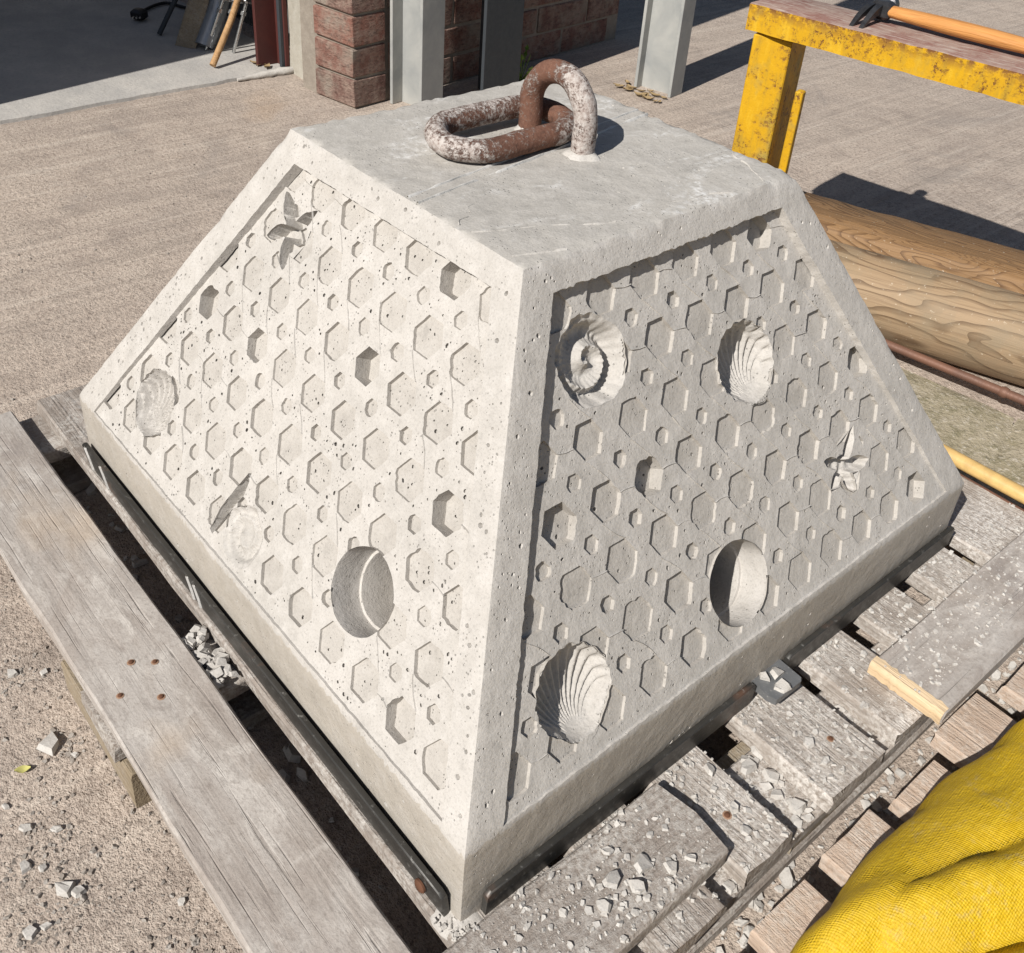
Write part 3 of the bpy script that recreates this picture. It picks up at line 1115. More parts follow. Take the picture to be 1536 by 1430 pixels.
    vv, _, ff, _, _, of = delaunay_2d_cdt([Vector(p) for p in pts], [], fcs, 0, 1e-7, True)
    A = np.array([[p[0], p[1]] for p in vv])
    und = np.array([.0007 * noise.noise(Vector((a[0] * 22, a[1] * 22, 1))) + .0003 * noise.noise(Vector((a[0] * 90, a[1] * 90, 2))) for a in A])
    surf = []; hexf = {}; pitf = {}
    owner = {}
    for f, ids in zip(ff, of):
        if 0 not in ids: continue
        f = tuple(f)
        if any(1 <= i <= nf for i in ids): continue
        pid = [i for i in ids if i > nf + nh]
        hid = [i for i in ids if nf < i <= nf + nh]
        if hid: 
            for a, b in ((f[0], f[1]), (f[1], f[2]), (f[2], f[0])): owner[(a, b)] = hid[0]
        if pid: pitf.setdefault(pid[0], []).append((f, hid[0] if hid else None))
        elif hid: hexf.setdefault(hid[0], []).append(f)
        else: surf.append(f)
    # levels step gently from tile to tile
    tl = {}
    def lvl(i):
        s, t = A[i]
        return und[i]
    used = sorted({i for f in surf for i in f}); mp = {o: k for k, o in enumerate(used)}
    po = mesh('patterned_panel', [w3p(fc, A[i][0], A[i][1], -lvl(i)) for i in used], [tuple(mp[i] for i in f) for f in surf], 'cast', block, 25)
    po['label'] = 'recessed panel of hexagons, shells and holes on the %s' % ('shaded right face' if fc == 'right' else 'sunlit left face')
    def floorpos(i, h):
        s, t, R, dep, small = h
        x, y = A[i]
        dx, dy = x - s, y - t
        L = math.hypot(dx, dy)
        ins = (.00025 if dep < .008 else .0007)
        edge = max(0, (L - R * .78) / (R * .22)) if R > 0 else 0
        if L > 1e-6 and L > R * .8:
            x -= dx / L * ins; y -= dy / L * ins
        til = .0 if dep < .008 else .08
        return x, y, -und[i] + dep + til * (y - t)
    allpit_v = []; allpit_f = []
    for hid in range(nf + 1, nf + nh + 1):
        fl = hexf.get(hid, [])
        if not fl: continue
        pitfl = [f for k, l in pitf.items() for (f, hh) in l if hh == hid]
        h = hexes[hid - nf - 1]
        vs = sorted({i for f in fl + pitfl for i in f})
        mp = {o: k for k, o in enumerate(vs)}
        V = [w3p(fc, *floorpos(i, h)) for i in vs]
        F = [tuple(mp[i] for i in f) for f in fl]
        es = {}
        for f in fl + pitfl:
            for a, b in ((f[0], f[1]), (f[1], f[2]), (f[2], f[0])):
                if (b, a) in es: del es[(b, a)]
                else: es[(a, b)] = 1
        rim = {}
        for a, b in es:
            for i in (a, b):
                if i not in rim:
                    rim[i] = len(V)
                    V.append(w3p(fc, A[i][0], A[i][1], -und[i]))
            F.append((mp[b], mp[a], rim[a], rim[b]))
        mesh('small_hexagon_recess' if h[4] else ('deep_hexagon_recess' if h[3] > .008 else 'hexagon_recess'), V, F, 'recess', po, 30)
    for pid, l in pitf.items():
        x, y, q, o = pl[pid - nf - nh - 1]
        h = hexes[l[0][1] - nf - 1] if l[0][1] else None
        es = {}
        for f, _ in l:
            for a, b in ((f[0], f[1]), (f[1], f[2]), (f[2], f[0])):
                if (b, a) in es: del es[(b, a)]
                else: es[(a, b)] = 1
        loc = {}
        for a, b in es:
            for i in (a, b):
                if i not in loc:
                    loc[i] = len(allpit_v)
                    allpit_v.append(w3p(fc, *floorpos(i, h)) if h else w3p(fc, A[i][0], A[i][1], -und[i]))
        c = len(allpit_v)
        i0 = next(iter(loc))
        dz = (floorpos(i0, h)[2] if h else -und[i0])
        allpit_v.append(w3p(fc, x, y, dz + q * r.uniform(2.2, 3.4)))
        mid = {}
        for i, vi in loc.items():
            p0 = allpit_v[vi]; cc = allpit_v[c]
            top = w3p(fc, x, y, dz)
            mid[i] = len(allpit_v)
            allpit_v.append(top + (p0 - top) * 1.4 + (cc - top) * .45)
        for a, b in es:
            allpit_f.append((loc[a], loc[b], mid[b], mid[a]))
            allpit_f.append((mid[a], mid[b], c))
    kind(mesh('air_holes', allpit_v, allpit_f, 'cast', po, 30), 'stuff')
    hb = [(h[0], h[1], h[2], h[3]) for h in hexes]
    for nm, o, hf, res in feats:
        if hf:
            feature_mesh(nm, fc, o, hf, po, res, hexes=hb)
    # the round hole: a slightly conical bore with a flat floor
    x, y, R = hole
    V = []; F = []
    n = 72
    rings = [(1.0, 0), (.992, .0012), (.985, .017), (.975, .0300), (.968, .0310), (.905, .0312), (.895, .0325), (.885, .055), (.875, .085), (.6, .086), (.3, .086)]
    o = circ(x, y, R, n)
    for (q, d) in rings:
        for p in o:
            px, py = x + (p[0] - x) * q, y + (p[1] - y) * q
            dd = d
            if q == 1.0:
                for (sx, sy, RR, dep) in hb:
                    if (px - sx) ** 2 + (py - sy) ** 2 < (RR * .9) ** 2: dd = dep
            V.append(w3p(fc, px, py, dd + .0004 * noise.noise(Vector((px * 70, py * 70, d * 60)))))
    for i in range(len(rings) - 1):
        for k in range(n):
            F.append((i * n + k, i * n + (k + 1) % n, (i + 1) * n + (k + 1) % n, (i + 1) * n + k))
    F.append(tuple((len(rings) - 1) * n + k for k in range(n)))
    mesh('round_hole', V, F, 'cast', po, 40)
    # thin fins where the mould tiles met
    V = []; F = []
    def fin(a, b, hgt, wid):
        a = Vector(a); b = Vector(b)
        L = (b - a).length
        if L < .004: return
        n = max(2, int(L / .004))
        nr = Vector(((b - a).y, -(b - a).x)).normalized()
        bow = r.uniform(-.0015, .0015)
        base = len(V)
        for k in range(n + 1):
            f = k / n
            q = a + (b - a) * f + nr * (bow * sin(pi * f) + r.uniform(-.0002, .0002))
            hh = hgt * (.35 + .65 * abs(noise.noise(Vector((q.x * 60, q.y * 60, 7))) * 1.6))
            hh = min(hh, hgt)
            V.append(w3p(fc, q.x + nr.x * wid, q.y + nr.y * wid, .0008))
            V.append(w3p(fc, q.x, q.y, -hh - .0004))
            V.append(w3p(fc, q.x - nr.x * wid, q.y - nr.y * wid, .0008))
        for k in range(n):
            for j in (0, 1):
                F.append((base + k * 3 + j, base + k * 3 + 3 + j, base + k * 3 + 4 + j, base + k * 3 + 1 + j))
    bigs = [h for h in hexes if not h[4]]
    for h in bigs:
        s, t, R = h[0], h[1], h[2]
        if r.random() < (.85 if fc == 'right' else .5):
            e = (s + .5 * R - .0, t + hl['pt'] - .866 * R)
            fin((s - R, t), (s - R - (hl['ps'] - 2 * R), t + .0), .0005, .0005) if r.random() < .0 else None
            p0 = (s + R * .5, t + .866 * R); p1 = (s - R * .5, t + hl['pt'] - .866 * R)
            ok = all(not inpoly(np.array([p]), f[1])[0] for f in feats for p in (p0, p1)) and inpoly(np.array([p1]), P)[0] and inpoly(np.array([p0]), P)[0]
            if ok: fin(p0, p1, .0011, .0006)
        if r.random() < (.45 if fc == 'right' else .2):
            p0 = (s + R, t); p1 = (s + hl['ps'] - R * 1.0, t + .0)
            p0 = (s + R * .95, t + .001); p1 = (s + hl['ps'] - R * .97, t - .001)
            ok = all(not inpoly(np.array([p]), f[1])[0] for f in feats for p in (p0, p1)) and inpoly(np.array([p1]), P)[0] and inpoly(np.array([p0]), P)[0]
            if ok: fin(p0, p1, .0011, .0006)
    if V: kind(mesh('mould_seams', V, F, 'cast', po, 20), 'stuff')
    return po

def stadium(cx, cy, z, hw, hl, n=14):
    """closed centreline of a chain link lying flat, long side along y"""
    pts = []
    for i in range(n + 1):
        a = pi * i / n
        pts.append((cx + hw * cos(a), cy + hl + hw * sin(a), z))
    for i in range(1, 6): pts.append((cx - hw, cy + hl - 2 * hl * i / 6, z))
    for i in range(n + 1):
        a = pi + pi * i / n
        pts.append((cx + hw * cos(a), cy - hl + hw * sin(a), z))
    for i in range(1, 6): pts.append((cx + hw, cy - hl + 2 * hl * i / 6, z))
    return pts

def block():
    t = thing('concrete_block', 'grey cast concrete block, a cut-off pyramid with hexagon and shell reliefs', 'concrete block')
    body(t)
    panel(t, 'right')
    panel(t, 'left')
    # cast-in lifting ring: an upturned U of rusty bar
    pts = []
    xl, xr, y0 = -.049, .0275, .0285
    xc, hr = (xl + xr) / 2, (xr - xl) / 2
    for i in range(6): pts.append((xr, y0, ZT - .02 + .050 * i / 5))
    for i in range(1, 20):
        a = pi * i / 20
        pts.append((xc + hr * cos(a), y0, ZT + .030 + hr * sin(a)))
    for i in range(6): pts.append((xl, y0, ZT + .030 - .050 * i / 5))
    o = MB().tube(pts, .0115, 18, wob=.10).build('lifting_ring', 'rust', t, 60)
    o['label'] = 'upright rusty ring, half white with cement, set in the top'
    # cement collar at the foot of the ring
    for (x, y) in ((xr, y0), (xl, y0)):
        V = []; F = []; n = 22
        for j, (q, z) in enumerate(((1.0, .0045), (1.15, .0026), (1.3, .0008), (1.5, -.0016))):
            for k in range(n):
                a = 2 * pi * k / n
                rr = .0113 * q * (1 + (.3 * noise.noise(Vector((cos(a) * 2, sin(a) * 2, x * 90))) if j else 0))
                V.append((x + rr * cos(a), y + rr * sin(a), ZT + z + .001 * noise.noise(Vector((cos(a) * 5, sin(a) * 5, j + x * 70)))))
        for j in range(3):
            for k in range(n): F.append((j * n + k, j * n + n + k, j * n + n + (k + 1) % n, j * n + (k + 1) % n))
        mesh('mortar_collar', V, F, 'rubble', t, 70)
    # two chalky mortar lines left by a strip across the top
    for (ax_, ay_, bx_, by_, sd) in ((.10, -.165, .150, -.05, 1), (.150, -.165, .165, -.12, 2), (.150, .02, .165, .10, 5), (.10, .165, .165, .13, 6), (.06, -.13, .085, -.165, 4)):
        V = []; F = []
        a = Vector((ax_, ay_, 0)); b = Vector((bx_, by_, 0))
        nr = Vector((-(b - a).y, (b - a).x, 0)).normalized()
        n = max(6, int((b - a).length / .004))
        for i in range(n + 1):
            f = i / n
            q = a + (b - a) * f + nr * .006 * noise.noise(Vector((f * 3, sd, 1)))
            w = .0011 * (1.0 + noise.noise(Vector((f * 14, sd, 5))))
            gap = max(0, noise.noise(Vector((f * 9, sd, 2)))) * .004
            for (u, z) in ((-1, -.0016), (0, .0003), (1, -.0016)):
                V.append((q.x + nr.x * u * w, q.y + nr.y * u * w, ZT + .0006 + z - gap))
        for i in range(n):
            for k in (0, 1): F.append((i * 3 + k, i * 3 + k + 1, i * 3 + 4 + k, i * 3 + 3 + k))
        mesh('mortar_line', V, [tuple(reversed(f)) for f in F], 'rubble', t, 70)
    for u0, seed in ((-.0075, 2), (.0070, 8)):
        V = []; F = []
        n = 110
        for i in range(n + 1):
            f = i / n
            y = -.169 + .338 * f
            x = .026 - .052 * f + u0 + .0012 * noise.noise(Vector((y * 40, seed, 3)))
            w = .0019 * (1 + .8 * noise.noise(Vector((y * 60, seed, 9))))
            gap = max(0, noise.noise(Vector((y * 30, seed, 4))) - .05) * .006
            for (u, z) in ((-1, -.0016), (-.5, .0009), (.4, .0011), (1, -.0016)):
                V.append((x + u * w, y, ZT + .0007 + z - gap + .0004 * noise.noise(Vector((u * 3, y * 130, seed)))))
        for i in range(n):
            for k in range(3): F.append((i * 4 + k, i * 4 + k + 1, i * 4 + 5 + k, i * 4 + 4 + k))
        mesh('mortar_line', V, F, 'chalky', t, 70)
    # slurry that ran out under the near corner
    mb = MB()
    r = random.Random(5)
    V = []; F = []
    n = 26; m = 7
    for i in range(m):
        for k in range(n):
            a = 2 * pi * k / n
            rr = .021 * sin(pi / 2 * i / (m - 1)) * (1 + .35 * noise.noise(Vector((cos(a) * 1.6, sin(a) * 1.6, 2))))
            z = .009 * cos(pi / 2 * i / (m - 1)) ** .7 - .006
            V.append((.352 + rr * cos(a), -.354 + rr * sin(a), z + .0025 * noise.noise(Vector((cos(a) * rr * 300, sin(a) * rr * 300, i)))))
    for i in range(m - 1):
        for k in range(n): F.append((i * n + k, (i + 1) * n + k, (i + 1) * n + (k + 1) % n, i * n + (k + 1) % n))
    mesh('slurry_lump', V, F, 'rubble', t, 70)
    # the loose link
    pts = stadium(-.0365, -.0165, ZT + .0125, .0350, .0375)
    pts = [(x, y, z + .004 * max(0, (-.03 - x) / .04) + .0005) for x, y, z in pts]
    o = MB().tube(pts, .0114, 18, closed=True, wob=.10).build('chain_link', 'rust', None, 60)
    tag(o, 'rusty oval chain link, cement-splashed, lying on the block through the upright ring', 'chain link')

def steel_frame():
    t = thing('steel_base_frame', 'black steel edging bars round the foot of the concrete block', 'steel frame', (0, 0, 0))
    def bar(p0, p1, nrm, h, lean):
        p0 = Vector(p0); p1 = Vector(p1); nrm = Vector(nrm)
        L = (p1 - p0).length
        d = (p1 - p0).normalized()
        V = []; F = []
        ch = .004
        prof = [(0, 0.0), (0, h - .001), (.0012, h), (.0048, h), (.006, h - .001), (.006, 0.0)]
        st = [0, ch, *[ch + (L - 2 * ch) * k / 12 for k in range(1, 12)], L - ch, L]
        for i, s in enumerate(st):
            dz = -ch * .9 if i in (0, len(st) - 1) else 0
            for (o, z) in prof:
                zz = z + (dz if z > h * .5 else 0)
                q = p0 + d * s + nrm * (o + lean * zz / h) + Vector((0, 0, zz + .0006 * noise.noise(Vector((s * 8, o * 9, 2)))))
                V.append(q)
        m = len(prof)
        for i in range(len(st) - 1):
            for k in range(m): F.append((i * m + k, i * m + (k + 1) % m, (i + 1) * m + (k + 1) % m, (i + 1) * m + k))
        F.append(tuple(range(m - 1, -1, -1))); F.append(tuple((len(st) - 1) * m + k for k in range(m)))
        return mesh('edging_bar', V, F, 'blacksteel', t, 40)
    bar((-.349, -.3605, .0005), (.348, -.3605, .0005), (0, -1, 0), .0340, .0045)
    bar((.3605, -.340, .0005), (.3605, -.008, .0005), (1, 0, 0), .0300, .0015)
    bar((.3605, .044, .0005), (.3605, .362, .0005), (1, 0, 0), .0300, .0015)
    # steel tongue that sticks out between the two right-hand bars
    mb = MB()
    c = .006
    o = [(.352, -.004), (.386 - c, -.006), (.389, -.003), (.390, .034), (.387, .038), (.352, .040)]
    V = [(x, y, .016) for x, y in o] + [(x, y, .024) for x, y in o]
    n = len(o)
    F = [tuple(range(n - 1, -1, -1)), tuple(range(n, 2 * n))] + [(i, (i + 1) % n, n + (i + 1) % n, n + i) for i in range(n)]
    mesh('lug', V, F, metal('lug_steel', (.16, .165, .17), (.24, .245, .25), .45, .4, 0, 20, .7), t, 40)
    # rusty bolt on the near end of the left bar
    V = []; F = []
    n = 14
    for (q, h) in ((.0062, 0), (.0062, .0018), (.004, .0034)):
        for k in range(n):
            a = 2 * pi * k / n
            V.append((.322 + q * cos(a), -.3700 - h, .0150 + q * sin(a)))
    for j in range(2):
        for k in range(n): F.append((j * n + k, j * n + (k + 1) % n, j * n + n + (k + 1) % n, j * n + n + k))
    F.append(tuple(2 * n + k for k in range(n)))
    mesh('rusty_bolt', V, F, 'nail', t, 40)
    # cement drips on the outside of the left bar
    for x, w in ((-.335, .0022), (-.292, .0015), (-.075, .0018), (-.060, .0016)):
        V = []; F = []
        for i in range(7):
            z = .036 * (1 - i / 6)
            yy = -.3605 - .0068 - .0045 * z / .036
            for dx, dy in ((-w, .001), (0, -.0012), (w, .001)):
                V.append((x + dx * (1 + .4 * noise.noise(Vector((z * 200, x * 9, 0)))) + .001 * sin(z * 90), yy + dy, z))
        for i in range(6):
            for k in (0, 1): F.append((i * 3 + k, i * 3 + k + 1, i * 3 + 4 + k, i * 3 + 3 + k))
        mesh('cement_drip', V, F, 'chalky', t, 60)

# ------------------------------------------------------------------ pallet and timber
DECK = [(-.498, -.402), (-.372, -.272), (-.248, -.180), (-.1500, -.0840), (-.0345, .0530), (.0765, .1475), (.1800, .2500), (.2855, .3580), (.3840, .5000)]
def pallet():
    t = thing('wooden_pallet', 'weathered wooden pallet carrying the concrete block', 'pallet')
    for i, (a, b) in enumerate(DECK):
        x0 = -.512 if i else -.5065
        x1 = .4800 + RNG.uniform(-.004, .003)
        if i == 0: x1 = .482
        mat = 'greyboard' if i == 0 else ('palletdusty' if i > 2 else 'pallet')
        th = .019
        z1 = 0 if i not in (1,) else -.0006
        plank('deck_board', (x0, a, z1 - th), (x1, b, z1), mat, t, 'x', i + 1, .0028 if i == 0 else .0022)
    for i, (a, b) in enumerate(((-.508, -.425), (-.050, .034), (.393, .4765))):
        plank('stringer_board', (a, -.500, -.0385), (b, .502, -.0196), 'palletdusty' if i == 2 else 'pallet', t, 'y', 20 + i)
        for j, (c, d) in enumerate(((-.4985, -.405), (-.06, .04), (.40, .498))):
            ax = {0: (-.505, -.40), 1: (-.115, .055), 2: (.375, .4700)}[i]
            plank('pallet_block', (ax[0], c, G + (.0165 if j else 0)), (ax[1], d, -.0390), 'bearer', t, 'x', 30 + i * 3 + j, .002)
    for i, (a, b) in enumerate(((-.505, -.41), (-.045, .04), (.392, .4745))):
        plank('bottom_board', (a, -.400, G), (b, .498, G + .016), 'pallet', t, 'y', 50 + i)
    # rusty nails through the left deck board
    for (x, y) in ((-.035, -.452), (-.022, -.434), (-.004, -.476), (.020, -.447), (.43, -.12), (.44, .02), (-.45, -.45)):
        V = []; F = []; n = 9
        rr = RNG.uniform(.0019, .0024)
        for (q, z) in ((1.9, .0008), (1.25, .0010), (1.05, .0013), (.95, .0022), (.5, .0027)):
            for k in range(n):
                a = 2 * pi * k / n
                w = 1 + .25 * noise.noise(Vector((cos(a) * 2 + x * 90, sin(a) * 2, 0))) * (q > 2)
                V.append((x + rr * q * w * cos(a), y + rr * q * w * sin(a), z))
        for j in range(4):
            for k in range(n): F.append((j * n + k, j * n + (k + 1) % n, j * n + n + (k + 1) % n, j * n + n + k))
        F.append(tuple(4 * n + k for k in range(n)))
        o = mesh('nail', V, F, 'nail', t, 40)
        o.data.materials.append(M['ruststain'])
        for p in o.data.polygons:
            if p.index < n: p.material_index = 1
    return t

def loose_boards():
    o = plank('loose_board', (.3735, -.640, .0006), (.4560, -.1555, .0165), 'pallet', None, 'y', 61, .0030, 0, .001, (.004, .010))
    tag(o, 'short dusty board lying beside the near corner of the block', 'board')
    t = thing('loose_board', 'wide dusty plank with a pale freshly sawn end on the pallet', 'board', (.4565, .42, .0006))
    o = plank('plank_body', (-.0405, -.300, 0), (.0405, .42, .0190), 'greyboard', t, 'y', 62, .0016, 0, .0005, (.001, .001))
    o.location = (0, .06, .0095)
    mb = MB()
    V = []; F = []; n = 18
    for i in range(n + 1):
        x = -.0400 + .080 * i / n
        j = .0022 * noise.noise(Vector((i * .9, 0, 4)))
        for (y, z) in ((.0004, .001), (-.0035 + j, .002), (-.0050 + j, .0150), (-.0030 + j * .6, .0194), (.0060 + 1.5 * j, .0198)):
            V.append((x, -.300 + y, z))
    for i in range(n):
        for k in range(4): F.append((i * 5 + k, i * 5 + k + 1, i * 5 + 6 + k, i * 5 + 5 + k))
    F = [tuple(reversed(f)) for f in F]
    o = mesh('sawn_end', V, F, 'palletend', t, 50)

def log(name, label, off, rr, mat, seed, t0, t1):
    a = rad(19.0)
    ax = Vector((cos(a), sin(a), 0)); nn = Vector((-sin(a), cos(a), 0))
    c = nn * off + Vector((0, 0, G + rr)) + ax * ((t0 + t1) / 2)
    L = t1 - t0
    n, m = 34, 36
    V = []; F = []
    for i in range(n + 1):
        x = -L / 2 + L * i / n
        for k in range(m):
            th = 2 * pi * k / m
            q = rr * (1 + .012 * noise.noise(Vector((x * 3, cos(th) * 1.2 + seed, sin(th) * 1.2))))
            if i in (0, n): q *= .97
            V.append((x, q * cos(th), q * sin(th)))
    for i in range(n):
        for k in range(m): F.append((i * m + k, i * m + (k + 1) % m, (i + 1) * m + (k + 1) % m, (i + 1) * m + k))
    F.append(tuple(range(m))); F.append(tuple(n * m + k for k in range(m - 1, -1, -1)))
    F = [tuple(reversed(f)) for f in F]
    o = mesh(name, V, F, mat, None, 60, loc=c, rot=(0, 0, a))
    return tag(o, label, 'timber')

def timbers():
    log('round_timber', 'pale round timber with wavy grain beside the mossy slab', .823, .0700, 'logpale', 1, -.25, 1.5)
    a = rad(19.0)
    c = Vector((-sin(a), cos(a), 0)) * .9760 + Vector((cos(a), sin(a), 0)) * .72 + Vector((0, 0, (G + .047) / 2))
    d = Vector((1.74, .135, .047 - G))
    o = plank('square_timber', c - d / 2, c + d / 2, 'logorange', None, 'x', 4, .004, a, .001, (.002, .002), .012)
    o.data.shade_smooth(); o.data.set_sharp_from_angle(angle=rad(55))
    tag(o, 'orange-brown squared timber with fine straight grain, behind the round one', 'timber')
    # copper pipe in the gap in front of the timbers
    p0 = Vector((.000, .787, -.050)); d = Vector((cos(rad(8.5)), sin(rad(8.5)), 0))
    t = thing('copper_pipe', 'thin copper pipe lying along the foot of the pale timber', 'pipe')
    MB().tube([p0 + d * (i * .08) for i in range(18)], .0072, 14).build('pipe', 'copper', t, 60)
    q = p0 + d * .215
    MB().tube([q + d * (i * .004) for i in range(4)], [.0080, .0092, .0092, .0080], 14).build('coupling', 'copper', t, 60)
    # bamboo cane along the pallet edge
    p0 = Vector((.12, .508, .010)); d = Vector((1, .02, .0)).normalized()
    pts = []; rs = []
    for i in range(46):
        pts.append(p0 + d * (i * .02)); rs.append(.0098 + (.0016 if i % 12 == 6 else 0))
    o = MB().tube(pts, rs, 14).build('bamboo_cane', 'bamboo', None, 60)
    tag(o, 'yellow bamboo cane lying along the far edge of the pallet', 'cane')
    p0 = Vector((.16, .512, -.0125)); d = Vector((1, -.004, 0)).normalized()
    o = MB().tube([p0 + d * (i * .05) for i in range(18)], .0052, 10).build('steel_rod', 'copper', None, 60)
    tag(o, 'thin rusty brown rod just below the bamboo cane', 'rod')

def slabs():
    # two mossy slabs with a broken joint; local frame turned 8 degrees
    def slab(name, outline, label, seed):
        V = []; F = []
        n = len(outline)
        pts = []
        for i in range(n):
            a = Vector(outline[i]); b = Vector(outline[(i + 1) % n])
            k = max(1, int((b - a).length / .015))
            for j in range(k):
                q = a + (b - a) * j / k
                pts.append((q.x + .003 * noise.noise(Vector((q.x * 50, q.y * 50, seed))), q.y + .003 * noise.noise(Vector((q.x * 50, q.y * 50, seed + 4)))))
        st = np.stack(np.meshgrid(np.arange(-.4, 1.2, .02), np.arange(.5, 1.0, .02)), -1).reshape(-1, 2)
        st = st[inpoly(st, pts) & (distpoly(st, pts) > .008)]
        vv, _, ff, _, _, of = delaunay_2d_cdt([Vector(p) for p in pts] + [Vector(p) for p in st], [], [list(range(len(pts)))], 1, 1e-7, True)
        de = distpoly(np.array([[p[0], p[1]] for p in vv]), pts)
        for p, e in zip(vv, de):
            z = -.055 + .003 * noise.noise(Vector((p[0] * 18, p[1] * 18, seed))) - (.004 if e < 1e-5 else 0)
            V.append((p[0], p[1], z))
        F = [tuple(f) for f in ff]
        es = {}
        for f in F:
            for a, b in ((f[0], f[1]), (f[1], f[2]), (f[2], f[0])):
                if (b, a) in es: del es[(b, a)]
                else: es[(a, b)] = 1
        low = {}
        for a, b in es:
            for i in (a, b):
                if i not in low:
                    low[i] = len(V); V.append((V[i][0], V[i][1], G - .01))
            F.append((b, a, low[a], low[b]))
        o = mesh(name, V, F, 'moss', None, 50)
        tag(o, label, 'slab')
    slab('concrete_slab', [(-.20, .545), (.345, .535), (.312, .610), (.285, .665), (.283, .700), (.262, .760), (.258, .783), (-.20, .722)], 'mossy concrete slab between the pale timber and the bamboo cane', 2)
    slab('concrete_slab', [(.350, .535), (.80, .52), (.80, .86), (.262, .786), (.266, .762), (.287, .702), (.290, .667), (.317, .612)], 'mossy concrete slab right of the broken joint, at the picture edge', 6)

def trestle():
    A = rad(7.0)
    t = thing('yellow_trestle', 'battered yellow painted trestle with a worn top', 'trestle', (-.365, .790, G), A)
    L, Wd = 1.0, .116
    zb, zt = .3600 - G, .4010 - G
    def grid_box(name, lo, hi, mat, sub=14, top=None):
        lo = Vector(lo); hi = Vector(hi)
        nx = max(2, int((hi.x - lo.x) / .02)); nz = max(2, int((hi.z - lo.z) / .02))
        mb = MB().box((lo + hi) / 2, hi - lo, 0, .0035)
        return mb
    V = []; F = []
    n = 40
    prof = [(0, 0), (0, .5), (0, 1), (.035, 1.06), (.5, 1.07), (.97, 1.06), (1, 1), (1, 0), (.5, 0)]
    for i in range(n + 1):
        x = L * i / n
        for k, (y, z) in enumerate(prof):
            q = Vector((x * 24, y * 5, z * 3))
            V.append((x, y * Wd + .0018 * noise.noise(q), zb + (zt - zb) * min(z, 1) + (.0015 if z > 1 else 0) + .0022 * noise.noise(q + Vector((5, 0, 0)))))
    m = len(prof)
    for i in range(n):
        for k in range(m): F.append((i * m + k, i * m + (k + 1) % m, (i + 1) * m + (k + 1) % m, (i + 1) * m + k))
    F = [tuple(reversed(f)) for f in F]
    F.append(tuple(range(m))); F.append(tuple(n * m + k for k in range(m - 1, -1, -1)))
    o = mesh('beam', V, F, 'yellow', t, 40)
    o.data.materials.append(M['beamtop'])
    for p in o.data.polygons:
        if p.normal.z > .6 and p.center.z > zt - .004: p.material_index = 1
    for x in (.0, .89):
        MB().box((x + .039, .055, zb / 2 - .001), (.066, .092, zb - .004), rad(11), .003).build('leg', 'yellow', t)
    o = MB().box((.0930, .060, .205), (.014, .017, .300), rad(11), .002).build('brace', 'yellow', t)

def hammer():
    A = rad(6.0)
    t = thing('claw_hammer', 'claw hammer with an orange wooden handle resting on the trestle', 'hammer', (-.195, .893, .4045), A)
    pts = []; rs = []
    for i in range(16):
        f = i / 15
        pts.append((.020 + .31 * f, .0, .0165 - .003 * f)); rs.append(.0105 + .0035 * sin(pi * min(1, f * 1.15)) + .0025 * (f > .8) * (f - .8) * 5)
    V = []; F = []; n = 14
    for p, r_ in zip(pts, rs):
        for k in range(n):
            a = 2 * pi * k / n
            V.append((p[0], p[1] + r_ * 1.15 * cos(a), p[2] + r_ * .85 * sin(a)))
    for i in range(15):
        for k in range(n): F.append((i * n + k, i * n + (k + 1) % n, i * n + n + (k + 1) % n, i * n + n + k))
    F.append(tuple(range(n - 1, -1, -1))); F.append(tuple(15 * n + k for k in range(n)))
    mesh('handle', V, F, 'handle', t, 60)
    MB().box((.006, 0, .0165), (.034, .026, .027), 0, .005).build('socket', 'hammersteel', t, 40)
    # striking face on the far side
    MB().tube([(0, .010, .0165), (0, .030, .0165), (0, .032, .0165), (0, .044, .0165), (0, .046, .0165)], [.0095, .0095, .0135, .0135, .012], 16).build('striking_face', 'hammersteel', t, 40)
    # two claws curving down over the near side
    for sx in (-1, 1):
        V = []; F = []
        for i in range(9):
            f = i / 8
            y = -.012 - .060 * f
            z = .0185 - .026 * f * f
            th = .0075 * (1 - .78 * f)
            xi = .0012 + .004 * f
            xo = .0115 + .0035 * f - .004 * f * f
            V += [(sx * xi, y, z - th), (sx * xo, y, z - th), (sx * xo, y, z + th), (sx * xi, y, z + th)]
        for i in range(8):
            for k in range(4): F.append((i * 4 + k, i * 4 + (k + 1) % 4, i * 4 + 4 + (k + 1) % 4, i * 4 + 4 + k))
        F += [(3, 2, 1, 0), (32, 33, 34, 35)]
        mesh('claw', V, F, 'hammersteel', t, 40)

